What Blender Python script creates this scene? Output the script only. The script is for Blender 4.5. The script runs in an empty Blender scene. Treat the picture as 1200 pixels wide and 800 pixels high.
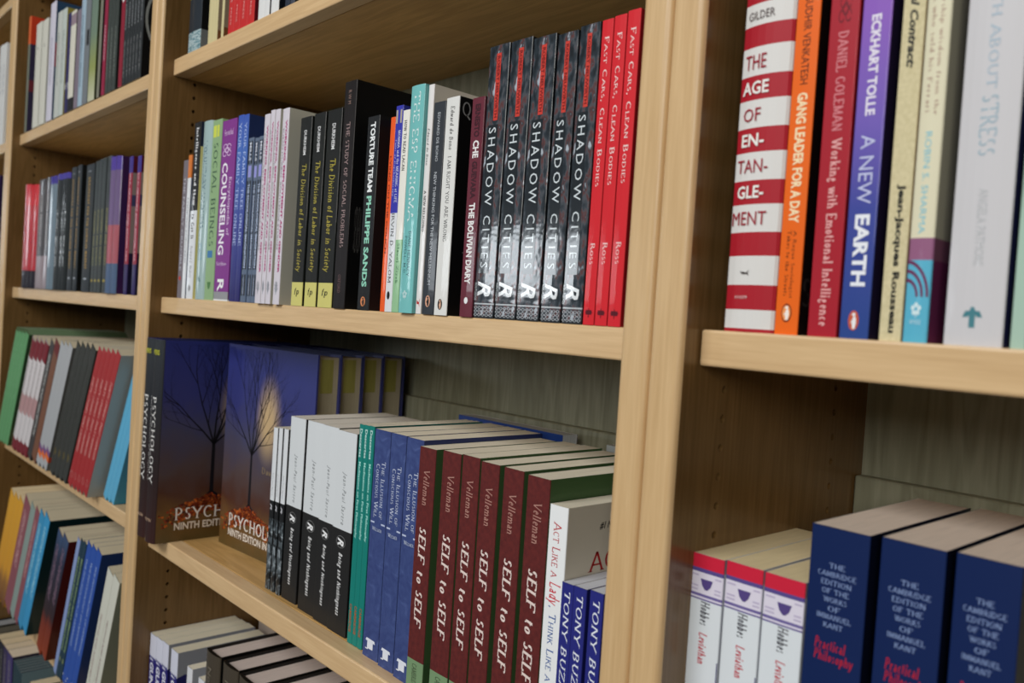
import bpy, bmesh, math, random
from mathutils import Vector, Matrix
random.seed(7)
R = math.radians
C = bpy.context.scene.collection

# ---------------------------------------------------------------- camera
cam_data = bpy.data.cameras.new('camera')
cam = bpy.data.objects.new('camera', cam_data)
C.objects.link(cam)
cam_data.sensor_width = 36.0
cam_data.lens = 29.66
YAW, PITCH, ROLL = 0.8272, -0.0261, 0.065
fw = Vector((-math.sin(YAW)*math.cos(PITCH), math.cos(YAW)*math.cos(PITCH), math.sin(PITCH)))
rt = Vector((math.cos(YAW), math.sin(YAW), 0))
up = rt.cross(fw)
rt2 = math.cos(ROLL)*rt + math.sin(ROLL)*up
up2 = -math.sin(ROLL)*rt + math.cos(ROLL)*up
cam.matrix_world = Matrix(((rt2.x, up2.x, -fw.x, 0.36006), (rt2.y, up2.y, -fw.y, -0.42678),
                           (rt2.z, up2.z, -fw.z, 0.00042), (0, 0, 0, 1)))
cam_data.clip_start = 0.02
cam_data.dof.use_dof = True
cam_data.dof.focus_distance = 0.76
cam_data.dof.aperture_fstop = 7.4
bpy.context.scene.camera = cam

# ---------------------------------------------------------------- world, lights, exposure
sc = bpy.context.scene
sc.view_settings.view_transform = 'Standard'
sc.view_settings.look = 'None'
sc.view_settings.exposure = -0.12
sc.view_settings.gamma = 1.0
sc.view_settings.use_curve_mapping = False
world = bpy.data.worlds.new('room_light')
sc.world = world
world.use_nodes = True
world.node_tree.nodes['Background'].inputs[0].default_value = (0.62, 0.60, 0.56, 1)
world.node_tree.nodes['Background'].inputs[1].default_value = 0.06

def area(name, loc, target, sx, sy, power, col):
    l = bpy.data.lights.new(name, 'AREA')
    l.shape = 'RECTANGLE'; l.size = sx; l.size_y = sy; l.energy = power; l.color = col
    o = bpy.data.objects.new(name, l); C.objects.link(o)
    o.location = loc
    o.rotation_euler = (Vector(target) - Vector(loc)).to_track_quat('-Z', 'Y').to_euler()
    return o
# a tall shop window on the far side of the room
area('window_light', (-0.45, -2.9, 2.15), (-0.5, 0, -0.1), 2.4, 1.2, 104, (0.97, 0.985, 1.0))
area('right_fill_light', (1.9, -3.1, 1.0), (-0.5, 0, -0.1), 1.6, 1.1, 50, (1.0, 0.97, 0.9))  # added fill that brightens the right-facing sides, not a real window
# the low row of panes across the room that the glossy spines mirror
area('pane_light', (-3.9, -3.5, 0.38), (-3.9, 0, 0.38), 1.15, 0.42, 20, (0.88, 0.95, 1.0))
area('pane_light', (-0.89, -3.5, 0.24), (-0.89, 0, 0.24), 0.12, 0.36, 1.2, (0.9, 0.95, 1.0))
area('end_window_light', (-8.0, -2.1, 0.55), (0, 0.3, 0.4), 0.45, 0.9, 12, (0.86, 0.93, 1.0))

# ---------------------------------------------------------------- materials
MATS = {}
def lin(c):
    out = []
    for v in c[:3]:
        v = v/255.0
        out.append(v/12.92 if v <= 0.04045 else ((v+0.055)/1.055)**2.4)
    return (out[0], out[1], out[2], 1.0)

def bsdf(m):
    return next(n for n in m.node_tree.nodes if n.type == 'BSDF_PRINCIPLED')

def plain(c, rough=0.5, coat=0.0):
    """Smooth printed card or ink of one colour (sRGB 0-255)."""
    key = ('p', tuple(c), rough, coat)
    if key in MATS: return MATS[key]
    m = bpy.data.materials.new('print_%d_%d_%d' % tuple(c)); m.use_nodes = True
    b = bsdf(m)
    b.inputs['Base Color'].default_value = lin(c)
    b.inputs['Roughness'].default_value = rough
    b.inputs['Specular IOR Level'].default_value = 0.25
    b.inputs['Coat Weight'].default_value = coat
    b.inputs['Coat Roughness'].default_value = 0.08
    if coat > 0:
        nt = m.node_tree
        tc = nt.nodes.new('ShaderNodeTexCoord'); n = nt.nodes.new('ShaderNodeTexNoise')
        n.inputs['Scale'].default_value = 60; n.inputs['Detail'].default_value = 2
        bp = nt.nodes.new('ShaderNodeBump'); bp.inputs['Strength'].default_value = 0.08; bp.inputs['Distance'].default_value = 0.002
        nt.links.new(tc.outputs['Object'], n.inputs['Vector']); nt.links.new(n.outputs['Fac'], bp.inputs['Height'])
        nt.links.new(bp.outputs['Normal'], b.inputs['Coat Normal'])
    MATS[key] = m
    return m

def node_mat(name):
    m = bpy.data.materials.new(name); m.use_nodes = True
    return m, m.node_tree, bsdf(m)

def ramp(nt, stops, interp='LINEAR'):
    r = nt.nodes.new('ShaderNodeValToRGB'); r.color_ramp.interpolation = interp
    el = r.color_ramp.elements
    while len(el) < len(stops): el.new(0.5)
    for e, (p, c) in zip(el, stops):
        e.position = p; e.color = lin(c) if max(c) > 1 or min(c) < 0 or sum(c) > 3 else (c[0], c[1], c[2], 1)
    return r

def wood(name, grain, dark, light, rough=0.34, figure=0.35, fine=1.0):
    """Oak: long fine grain along axis `grain`, slow cathedral figure."""
    key = ('w', name)
    if key in MATS: return MATS[key]
    m, nt, b = node_mat(name)
    tc = nt.nodes.new('ShaderNodeTexCoord'); oi = nt.nodes.new('ShaderNodeObjectInfo')
    off = nt.nodes.new('ShaderNodeVectorMath'); off.operation = 'ADD'
    sc_ = nt.nodes.new('ShaderNodeVectorMath'); sc_.operation = 'SCALE'; sc_.inputs['Scale'].default_value = 7.3
    cmb = nt.nodes.new('ShaderNodeCombineXYZ')
    for i in range(3): nt.links.new(oi.outputs['Random'], cmb.inputs[i])
    nt.links.new(cmb.outputs[0], sc_.inputs[0]); nt.links.new(tc.outputs['Object'], off.inputs[0]); nt.links.new(sc_.outputs[0], off.inputs[1])
    mp = nt.nodes.new('ShaderNodeMapping'); nt.links.new(off.outputs[0], mp.inputs['Vector'])
    s = [1.0, 1.0, 1.0]; s[grain] = 0.035
    mp.inputs['Scale'].default_value = s
    fine_n = nt.nodes.new('ShaderNodeTexNoise'); fine_n.inputs['Scale'].default_value = 420*fine; fine_n.inputs['Detail'].default_value = 4
    fine_n.inputs['Roughness'].default_value = 0.65
    nt.links.new(mp.outputs[0], fine_n.inputs['Vector'])
    mp2 = nt.nodes.new('ShaderNodeMapping'); nt.links.new(off.outputs[0], mp2.inputs['Vector'])
    s2 = [1.0, 1.0, 1.0]; s2[grain] = 0.09
    mp2.inputs['Scale'].default_value = s2
    fig = nt.nodes.new('ShaderNodeTexNoise'); fig.inputs['Scale'].default_value = 42; fig.inputs['Detail'].default_value = 2.5
    fig.inputs['Distortion'].default_value = 0.6
    nt.links.new(mp2.outputs[0], fig.inputs['Vector'])
    ml = nt.nodes.new('ShaderNodeMath'); ml.operation = 'MULTIPLY'; ml.inputs[1].default_value = 9.0
    nt.links.new(fig.outputs['Fac'], ml.inputs[0])
    fr = nt.nodes.new('ShaderNodeMath'); fr.operation = 'PINGPONG'; fr.inputs[1].default_value = 1.0
    nt.links.new(ml.outputs[0], fr.inputs[0])
    mx = nt.nodes.new('ShaderNodeMix'); mx.data_type = 'FLOAT'; mx.inputs[0].default_value = figure
    nt.links.new(fine_n.outputs['Fac'], mx.inputs[2]); nt.links.new(fr.outputs[0], mx.inputs[3])
    r = ramp(nt, [(0.2, dark), (0.5, tuple((a+b_)/2 for a, b_ in zip(dark, light))), (0.8, light)])
    nt.links.new(mx.outputs[0], r.inputs[0])
    nt.links.new(r.outputs[0], b.inputs['Base Color'])
    b.inputs['Roughness'].default_value = rough
    bp = nt.nodes.new('ShaderNodeBump'); bp.inputs['Strength'].default_value = 0.12; bp.inputs['Distance'].default_value = 0.0006
    nt.links.new(fine_n.outputs['Fac'], bp.inputs['Height']); nt.links.new(bp.outputs[0], b.inputs['Normal'])
    MATS[key] = m
    return m

OAK_D, OAK_L = (178, 142, 92), (222, 190, 140)
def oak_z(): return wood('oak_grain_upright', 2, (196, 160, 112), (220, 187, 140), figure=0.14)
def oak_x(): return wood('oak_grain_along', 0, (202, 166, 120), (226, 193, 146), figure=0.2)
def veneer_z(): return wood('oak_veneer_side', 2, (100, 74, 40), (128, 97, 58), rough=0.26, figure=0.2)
def veneer_x(): return wood('oak_veneer_shelf', 0, (176, 136, 78), (208, 166, 104), rough=0.42)
def laminate(): return wood('grey_oak_laminate', 2, (146, 146, 122), (176, 176, 152), rough=0.55, figure=0.45, fine=0.8)

def pages_mat(c=(226, 214, 188)):
    key = ('pages', tuple(c))
    if key in MATS: return MATS[key]
    m, nt, b = node_mat('paper_%d_%d_%d' % tuple(c))
    tc = nt.nodes.new('ShaderNodeTexCoord'); mp = nt.nodes.new('ShaderNodeMapping')
    mp.inputs['Scale'].default_value = (1.0, 0.01, 0.01)
    n = nt.nodes.new('ShaderNodeTexNoise'); n.inputs['Scale'].default_value = 2600; n.inputs['Detail'].default_value = 1
    nt.links.new(tc.outputs['Object'], mp.inputs['Vector']); nt.links.new(mp.outputs[0], n.inputs['Vector'])
    r = ramp(nt, [(0.35, tuple(v*0.93 for v in c)), (0.6, tuple(c))])
    nt.links.new(n.outputs['Fac'], r.inputs[0]); nt.links.new(r.outputs[0], b.inputs['Base Color'])
    b.inputs['Roughness'].default_value = 0.85
    MATS[key] = m
    return m

def noise_print(name, stops, scale, stretch=(1, 1, 1), rough=0.4, coat=0.3, detail=4, distortion=0.0):
    """Printed pattern from noise (a photograph or marbling printed on the card)."""
    key = ('n', name)
    if key in MATS: return MATS[key]
    m, nt, b = node_mat(name)
    tc = nt.nodes.new('ShaderNodeTexCoord'); mp = nt.nodes.new('ShaderNodeMapping'); mp.inputs['Scale'].default_value = stretch
    n = nt.nodes.new('ShaderNodeTexNoise'); n.inputs['Scale'].default_value = scale; n.inputs['Detail'].default_value = detail
    n.inputs['Distortion'].default_value = distortion
    nt.links.new(tc.outputs['Object'], mp.inputs['Vector']); nt.links.new(mp.outputs[0], n.inputs['Vector'])
    r = ramp(nt, stops); nt.links.new(n.outputs['Fac'], r.inputs[0]); nt.links.new(r.outputs[0], b.inputs['Base Color'])
    b.inputs['Roughness'].default_value = rough+.12; b.inputs['Specular IOR Level'].default_value = 0.25; b.inputs['Coat Weight'].default_value = coat; b.inputs['Coat Roughness'].default_value = 0.07
    if coat >= .5:
        n2 = nt.nodes.new('ShaderNodeTexNoise'); n2.inputs['Scale'].default_value = 70; n2.inputs['Detail'].default_value = 2
        bp = nt.nodes.new('ShaderNodeBump'); bp.inputs['Strength'].default_value = 0.12; bp.inputs['Distance'].default_value = 0.002
        nt.links.new(tc.outputs['Object'], n2.inputs['Vector']); nt.links.new(n2.outputs['Fac'], bp.inputs['Height']); nt.links.new(bp.outputs['Normal'], b.inputs['Coat Normal'])
    MATS[key] = m
    return m

def fade_print(name, stops, h, rough=0.35, coat=0.4):
    """Printed colour run up the height of a book of height h."""
    key = ('f', name)
    if key in MATS: return MATS[key]
    m, nt, b = node_mat(name)
    tc = nt.nodes.new('ShaderNodeTexCoord'); sp = nt.nodes.new('ShaderNodeSeparateXYZ'); nt.links.new(tc.outputs['Object'], sp.inputs[0])
    d = nt.nodes.new('ShaderNodeMath'); d.operation = 'DIVIDE'; d.inputs[1].default_value = h; nt.links.new(sp.outputs[2], d.inputs[0])
    r = ramp(nt, stops); nt.links.new(d.outputs[0], r.inputs[0]); nt.links.new(r.outputs[0], b.inputs['Base Color'])
    b.inputs['Roughness'].default_value = rough+.12; b.inputs['Specular IOR Level'].default_value = 0.25; b.inputs['Coat Weight'].default_value = coat; b.inputs['Coat Roughness'].default_value = 0.07
    MATS[key] = m
    return m

def dusk_print(h, d):
    """The textbook jacket: dusk sky, pale glow, brown ground with fallen leaves."""
    key = ('dusk',)
    if key in MATS: return MATS[key]
    m, nt, b = node_mat('dusk_landscape_print')
    L = nt.links.new
    tc = nt.nodes.new('ShaderNodeTexCoord'); sp = nt.nodes.new('ShaderNodeSeparateXYZ'); L(tc.outputs['Object'], sp.inputs[0])
    n = nt.nodes.new('ShaderNodeTexNoise'); n.inputs['Scale'].default_value = 26; n.inputs['Detail'].default_value = 5; L(tc.outputs['Object'], n.inputs['Vector'])
    zz = nt.nodes.new('ShaderNodeMath'); zz.operation = 'DIVIDE'; zz.inputs[1].default_value = h; L(sp.outputs[2], zz.inputs[0])
    nn = nt.nodes.new('ShaderNodeMath'); nn.operation = 'MULTIPLY_ADD'; nn.inputs[1].default_value = 0.22; nn.inputs[2].default_value = -0.11; L(n.outputs['Fac'], nn.inputs[0])
    ad = nt.nodes.new('ShaderNodeMath'); ad.operation = 'ADD'; L(zz.outputs[0], ad.inputs[0]); L(nn.outputs[0], ad.inputs[1])
    r = ramp(nt, [(0.0, (84, 66, 30)), (0.12, (108, 76, 36)), (0.24, (78, 46, 34)), (0.36, (82, 66, 66)), (0.55, (70, 68, 92)), (0.72, (52, 56, 116)), (1.0, (42, 50, 120))])
    L(ad.outputs[0], r.inputs[0])
    # pale glow behind the tree
    dy = nt.nodes.new('ShaderNodeMath'); dy.operation = 'SUBTRACT'; dy.inputs[1].default_value = 0.52*d; L(sp.outputs[1], dy.inputs[0])
    dz = nt.nodes.new('ShaderNodeMath'); dz.operation = 'SUBTRACT'; dz.inputs[1].default_value = 0.66*h; L(sp.outputs[2], dz.inputs[0])
    cb = nt.nodes.new('ShaderNodeCombineXYZ'); L(dy.outputs[0], cb.inputs[0])
    dz2 = nt.nodes.new('ShaderNodeMath'); dz2.operation = 'MULTIPLY'; dz2.inputs[1].default_value = 0.52; L(dz.outputs[0], dz2.inputs[0]); L(dz2.outputs[0], cb.inputs[1])
    ln = nt.nodes.new('ShaderNodeVectorMath'); ln.operation = 'LENGTH'; L(cb.outputs[0], ln.inputs[0])
    mr = nt.nodes.new('ShaderNodeMapRange'); mr.inputs[1].default_value = 0.006; mr.inputs[2].default_value = 0.036; mr.inputs[3].default_value = 0.85; mr.inputs[4].default_value = 0.0
    mr.interpolation_type = 'SMOOTHSTEP'; L(ln.outputs['Value'], mr.inputs[0])
    mx = nt.nodes.new('ShaderNodeMix'); mx.data_type = 'RGBA'; L(mr.outputs[0], mx.inputs[0]); L(r.outputs[0], mx.inputs[6]); mx.inputs[7].default_value = lin((214, 182, 130))
    L(mx.outputs[2], b.inputs['Base Color'])
    b.inputs['Roughness'].default_value = 0.4; b.inputs['Coat Weight'].default_value = 0.25; b.inputs['Coat Roughness'].default_value = 0.2
    MATS[key] = m
    return m

# ---------------------------------------------------------------- object helpers
def link(name, me, parent=None):
    o = bpy.data.objects.new(name, me); C.objects.link(o)
    if parent is not None: o.parent = parent
    return o

def mesh_from(name, verts, faces, mats, idx=None, smooth=False):
    me = bpy.data.meshes.new(name)
    me.from_pydata([tuple(v) for v in verts], [], faces)
    for m in mats: me.materials.append(m)
    if idx: me.polygons.foreach_set('material_index', idx)
    if smooth: me.polygons.foreach_set('use_smooth', [True]*len(faces))
    me.update()
    return me

def box_mesh(name, x0, x1, y0, y1, z0, z1, m, bevel=0.0, seg=2):
    bm = bmesh.new(); bmesh.ops.create_cube(bm, size=1.0)
    for v in bm.verts:
        v.co = Vector(((x0+x1)/2 + v.co.x*(x1-x0), (y0+y1)/2 + v.co.y*(y1-y0), (z0+z1)/2 + v.co.z*(z1-z0)))
    if bevel > 0:
        bmesh.ops.bevel(bm, geom=bm.edges[:], offset=bevel, segments=seg, affect='EDGES', profile=0.5)
    me = bpy.data.meshes.new(name); bm.to_mesh(me); bm.free(); me.materials.append(m)
    return me

def tag(o, label=None, category=None, group=None, kind=None):
    if label: o['label'] = label
    if category: o['category'] = category
    if group: o['group'] = group
    if kind: o['kind'] = kind
    return o

# ---------------------------------------------------------------- lettering
SER = {
 'A': (.82, 'l 0 0 .4 1;l .4 1 .8 0;h .14 .34 .66'), 'B': (.66, 'l .1 0 .1 1;h .1 1 .34;h .1 .52 .34;h .1 0 .34;a .34 .76 .22 .24 90 -90;a .34 .26 .27 .26 90 -90'),
 'C': (.76, 'a .42 .5 .4 .5 50 310'), 'D': (.8, 'l .1 0 .1 1;h .1 1 .32;h .1 0 .32;a .32 .5 .42 .5 90 -90'),
 'E': (.62, 'l .1 0 .1 1;h .1 1 .56;h .1 .52 .46;h .1 0 .6;s .56 1 .56 .86;s .6 0 .6 .14'), 'F': (.58, 'l .1 0 .1 1;h .1 1 .56;h .1 .52 .46;s .56 1 .56 .86'),
 'G': (.8, 'a .42 .5 .4 .5 50 300;l .7 .06 .7 .42'), 'H': (.82, 'l .12 0 .12 1;l .7 0 .7 1;h .12 .5 .7'), 'I': (.28, 'l .14 0 .14 1'),
 'J': (.42, 'l .3 .1 .3 1;a .12 .12 .18 .26 0 -110'), 'K': (.78, 'l .12 0 .12 1;s .12 .4 .62 1;l .3 .6 .72 0'), 'L': (.6, 'l .1 0 .1 1;h .1 0 .56;s .56 0 .58 .2'),
 'M': (.98, 'l .12 0 .14 1;l .14 1 .48 .08;s .48 .08 .82 1;l .84 0 .82 1'), 'N': (.82, 's .12 0 .12 1;l .12 1 .7 0;s .7 0 .7 1'),
 'O': (.84, 'a .42 .5 .4 .5 0 360'), 'P': (.62, 'l .1 0 .1 1;h .1 1 .32;h .1 .46 .32;a .32 .73 .25 .27 90 -90'), 'Q': (.84, 'a .42 .5 .4 .5 0 360;l .44 .1 .8 -.2'),
 'R': (.74, 'l .1 0 .1 1;h .1 1 .32;h .1 .5 .32;a .32 .75 .24 .25 90 -90;l .34 .5 .7 0'), 'S': (.56, 'a .28 .75 .2 .25 40 250;a .28 .26 .23 .26 80 -150'),
 'T': (.72, 'l .36 0 .36 1;h .02 1 .7;s .02 1 .02 .84;s .7 1 .7 .84'), 'U': (.8, 'l .12 .3 .12 1;s .68 .3 .68 1;a .4 .3 .28 .3 180 360'),
 'V': (.8, 'l 0 1 .4 0;s .4 0 .78 1'), 'W': (1.12, 'l 0 1 .3 0;s .3 0 .55 1;l .55 1 .82 0;s .82 0 1.1 1'), 'X': (.78, 'l .04 1 .74 0;s .04 0 .7 1'),
 'Y': (.76, 'l 0 1 .38 .45;s .38 .45 .74 1;l .38 0 .38 .45'), 'Z': (.68, 'h .04 1 .62;s .06 0 .62 1;h .06 0 .64;s .04 1 .04 .84;s .64 0 .64 .16'),
 'a': (.5, 'l .38 0 .38 .46;a .22 .44 .16 .2 0 150;a .2 .18 .16 .18 30 330;s .38 .36 .24 .34'), 'b': (.56, 'l .1 0 .1 1;a .3 .32 .22 .32 -170 170'),
 'c': (.46, 'a .26 .32 .22 .32 50 310'), 'd': (.58, 'l .46 0 .46 1;a .26 .32 .22 .32 10 350'), 'e': (.48, 'a .25 .32 .21 .32 0 310;h .05 .36 .46'),
 'f': (.34, 'l .14 0 .14 .8;a .26 .8 .12 .2 180 50;h .02 .62 .3'), 'g': (.52, 'a .24 .42 .17 .22 0 360;a .24 -.08 .2 .2 130 400;s .1 .22 .12 .06'),
 'h': (.58, 'l .1 0 .1 1;l .46 0 .46 .42;a .28 .42 .18 .22 0 180'), 'i': (.26, 'l .13 0 .13 .62;d .13 .86'), 'j': (.26, 'l .15 -.15 .15 .62;a .05 -.15 .1 .16 0 -120;d .15 .86'),
 'k': (.56, 'l .1 0 .1 1;s .1 .25 .42 .62;l .22 .38 .5 0'), 'l': (.26, 'l .13 0 .13 1'), 'm': (.86, 'l .1 0 .1 .62;l .43 0 .43 .44;l .76 0 .76 .44;a .265 .44 .165 .2 0 180;a .595 .44 .165 .2 0 180'),
 'n': (.58, 'l .1 0 .1 .62;l .46 0 .46 .42;a .28 .42 .18 .22 0 180'), 'o': (.54, 'a .27 .32 .24 .32 0 360'), 'p': (.56, 'l .1 -.3 .1 .62;a .3 .32 .22 .32 -170 170'),
 'q': (.56, 'l .46 -.3 .46 .62;a .26 .32 .22 .32 10 350'), 'r': (.4, 'l .1 0 .1 .62;a .28 .42 .16 .2 60 180'), 's': (.4, 'a .2 .48 .14 .16 40 250;a .2 .16 .16 .17 80 -150'),
 't': (.34, 'l .13 .14 .13 .86;a .25 .14 .12 .14 180 300;h .02 .62 .3'), 'u': (.58, 'l .1 .2 .1 .62;l .46 0 .46 .62;a .28 .2 .18 .2 180 360'), 'v': (.5, 'l .02 .62 .25 0;s .25 0 .48 .62'),
 'w': (.74, 'l .02 .62 .2 0;s .2 0 .37 .62;l .37 .62 .54 0;s .54 0 .72 .62'), 'x': (.5, 'l .04 .62 .46 0;s .04 0 .46 .62'), 'y': (.5, 'l .02 .62 .25 0;s .12 -.3 .48 .62'),
 'z': (.46, 'h .06 .62 .4;s .06 0 .4 .62;h .06 0 .42'), ' ': (.34, ''), ',': (.22, 'd .1 .03;s .12 .03 .05 -.16'), '.': (.22, 'd .1 .03'), '-': (.36, 'h .04 .32 .3'),
 '&': (.8, 'a .34 .76 .17 .24 0 360;a .32 .27 .28 .27 100 400;l .26 .6 .76 0'), ':': (.22, 'd .1 .05;d .1 .5'), "'": (.18, 's .09 1 .07 .8')}
for ch in ('0123456789#?!/()'): SER.setdefault(ch, SER['O'])

def serif_geo(text, thick, thin, slant, smallcaps):
    V, F = [], []
    x0 = 0.0
    def quad(p, q, wp, wq):
        dx, dy = q[0]-p[0], q[1]-p[1]; L = math.hypot(dx, dy) or 1e-9
        nx, ny = -dy/L, dx/L; i = len(V)
        V.extend([(p[0]+nx*wp, p[1]+ny*wp), (p[0]-nx*wp, p[1]-ny*wp), (q[0]-nx*wq, q[1]-ny*wq), (q[0]+nx*wq, q[1]+ny*wq)])
        F.append((i, i+1, i+2, i+3))
    for ch in text:
        k = 1.0
        if smallcaps and ch.islower(): ch = ch.upper(); k = 0.74
        adv, ops = SER.get(ch, SER['O'])
        v0 = len(V)
        for op in [o.split() for o in ops.split(';') if o]:
            t, a = op[0], [float(s) for s in op[1:]]
            if t in 'ls':
                w = thick/2 if t == 'l' else thin*.75
                quad((a[0], a[1]), (a[2], a[3]), w, w)
                for (px, py) in ((a[0], a[1]), (a[2], a[3])):
                    if (py in (0, 1, -.3) or (py == .62 and t == 'l')) and abs(a[3]-a[1]) > .3 and not (ch in 'AVWMN' and px in (.4, .3, .82, .48, .14, .12, .55, .7, .1) and ((ch == 'A' and py == 1) or (ch in 'VW' and py == 0))):
                        s = thick*.5+.075
                        c = py + (.022 if py <= 0 else -.022)
                        if ch.islower() and py > 0: quad((px-s, c), (px, c), .022, .022)
                        else: quad((px-s, c), (px+s, c), .022, .022)
            elif t == 'h': quad((a[0], a[1]), (a[2], a[1]), thin/2+.006, thin/2+.006)
            elif t == 'd': quad((a[0]-thick*.5, a[1]), (a[0]+thick*.5, a[1]), thick*.5, thick*.5)
            elif t == 'a':
                cx, cy, rx, ry, a0, a1 = a; n = max(5, int(abs(a1-a0)/24))
                pts = []
                for j in range(n+1):
                    th = R(a0+(a1-a0)*j/n); dxx, dyy = -rx*math.sin(th), ry*math.cos(th); L = math.hypot(dxx, dyy)
                    w = (thin+(thick-thin)*abs(dyy)/L)/2
                    ix, iy = cx+(rx-w)*math.cos(th), cy+(ry-w)*math.sin(th)
                    ex, ey = (dyy/L)*w, (-dxx/L)*w
                    pts.append(((ix+ex, iy+ey), (ix-ex, iy-ey)))
                i = len(V)
                for p, q in pts: V.extend([p, q])
                for j in range(n): F.append((i+2*j, i+2*j+1, i+2*j+3, i+2*j+2))
        for j in range(v0, len(V)):
            x, y = V[j][0]*k, V[j][1]*k
            V[j] = (x0 + x + slant*y, y)
        x0 += (adv+.12)*k
    return V, F

_geo = {}
def sans_geo(text, bold, slant, space):
    key = (text, bold, slant, space)
    if key in _geo: return _geo[key]
    cu = bpy.data.curves.new('glyphs', 'FONT'); cu.body = text; cu.resolution_u = 2
    cu.offset = bold; cu.space_character = space; cu.shear = slant; cu.fill_mode = 'FRONT'
    o = bpy.data.objects.new('glyphs', cu); C.objects.link(o)
    me = bpy.data.meshes.new_from_object(o)
    V = [(v.co.x, v.co.y) for v in me.vertices]; F = [tuple(p.vertices) for p in me.polygons]
    bpy.data.objects.remove(o); bpy.data.curves.remove(cu); bpy.data.meshes.remove(me)
    _geo[key] = (V, F)
    return V, F

def ell(cx, cy, rx, ry, n=16): return [(cx+rx*math.cos(2*math.pi*i/n), cy+ry*math.sin(2*math.pi*i/n)) for i in range(n)]
def shape_geo(kind):
    V, F = [], []
    def poly(p): i = len(V); V.extend(p); F.append(tuple(range(i, i+len(p))))
    def ring(cx, cy, rx, ry, t, n=32, a0=0, a1=360):
        i = len(V)
        for j in range(n+1):
            th = R(a0+(a1-a0)*j/n); V.append((cx+rx*math.cos(th), cy+ry*math.sin(th))); V.append((cx+(rx-t)*math.cos(th), cy+(ry-t)*math.sin(th)))
        for j in range(n): F.append((i+2*j, i+2*j+1, i+2*j+3, i+2*j+2))
    if kind == '#rect': poly([(0, 0), (1, 0), (1, 1), (0, 1)])
    elif kind == '#oval': poly(ell(.5, .5, .5, .5, 24))
    elif kind == '#ring': ring(.5, .5, .5, .5, .03, 40)
    elif kind == '#bird':      # small standing sea bird
        poly([(.36, .1), (.62, .1), (.7, .35), (.66, .62), (.5, .74), (.36, .6), (.3, .35)]); poly(ell(.46, .8, .14, .11, 10)); poly([(.34, .84), (.18, .78), (.35, .76)])
        poly([(.3, .55), (.14, .28), (.3, .38)]); poly([(.32, .02), (.66, .02), (.6, .1), (.38, .1)])
    elif kind == '#press':     # seal with short bars
        poly([(.1, .3), (.9, .3), (.9, .8), (.1, .8)]); poly([(.45, 0), (.55, 0), (.55, 1), (.45, 1)]); poly([(.0, .5), (1, .5), (1, .6), (0, .6)])
    elif kind == '#lamp':
        poly([(.2, .1), (.8, .1), (.8, .75), (.2, .75)]); poly([(0, .75), (1, .7), (.95, .95), (.1, 1)]); poly([(.0, .0), (.3, .0), (.3, .1), (.0, .1)])
    elif kind == '#zig':
        n = 4
        p = [(0, 0), (1, 0)]
        for j in range(n*2+1): p.append((1-j/(n*2), .55 if j % 2 == 0 else 1.0))
        poly(p)
    elif kind == '#flower':
        for j in range(5):
            a = R(90+72*j); poly(ell(.5+.26*math.cos(a), .5+.26*math.sin(a), .16, .16, 8))
        poly([(.47, 0), (.53, 0), (.53, .4), (.47, .4)])
    elif kind == '#swirl':
        for (a, b) in ((.25, .3), (.7, .7), (.3, .72), (.72, .3), (.5, .5)): ring(a, b, .22, .2, .05, 16, 0, 330)
    elif kind == '#wave':
        for j in range(3): ring(.0, -.1, .55+.2*j, .5+.25*j, .1, 14, 0, 90)
    elif kind == '#leaf':
        for j in range(7):
            a = R(20+23*j); poly([(.5, .1), (.5+.5*math.cos(a)-.05, .2+.75*math.sin(a)), (.5+.55*math.cos(a)+.03, .2+.8*math.sin(a))])
        poly([(.46, 0), (.54, 0), (.54, .4), (.46, .4)])
    elif kind == '#cross':
        poly([(.35, 0), (.65, 0), (.65, .85), (.35, .85)]); poly([(0, .5), (1, .5), (.85, .8), (.15, .8)]); poly(ell(.5, .9, .12, .1, 8))
    elif kind == '#knot':
        for (a, b) in ((.25, .5), (.75, .5), (.5, .75), (.5, .25)): ring(a, b, .24, .24, .09, 14)
    elif kind == '#diamonds':
        n = 3
        for r_ in range(n):
            for c_ in range(5):
                cx, cy = (c_+.5)/5, (r_+.5)/n
                ring(cx, cy, .1, .16, .035, 4)
    elif kind == '#shield':
        poly([(0, 1), (1, 1), (.84, .35), (.6, 0), (.4, 0), (.16, .35)])
    elif kind == '#rules':
        for a in (.0, .22, .88): poly([(0, a), (1, a), (1, a+.1), (0, a+.1)])
    elif kind == '#fish':
        poly([(.05, .35), (.35, .55), (.6, .42), (.95, .75), (.75, .4), (.95, .12), (.6, .34), (.35, .3)]); poly([(.05, .35), (.0, .6), (.2, .55)])
    elif kind == '#bars':
        for j in range(12): poly([(j/12., 0), (j/12.+.035, 0), (j/12.+.035, 1), (j/12., 1)])
    return V, F

def glyphs(text, font):
    if text.startswith('#') and text in ('#rect', '#oval', '#ring', '#bird', '#press', '#lamp', '#zig', '#flower', '#swirl', '#wave', '#leaf', '#cross', '#knot', '#diamonds', '#shield', '#rules', '#fish', '#bars'):
        return shape_geo(text)
    if font[0] in 'rR':
        bold = font[0] == 'R'
        return serif_geo(text, .18 if bold else .13, .095 if bold else .075, .15 if 'i' in font else 0.0, 'c' in font)
    bold = {'s': 0.0, 'S': 0.022, 'B': 0.036}[font[0]]
    return sans_geo(text, bold, 0.3 if 'i' in font else 0.0, 1.35 if 'w' in font else 1.0)

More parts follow.
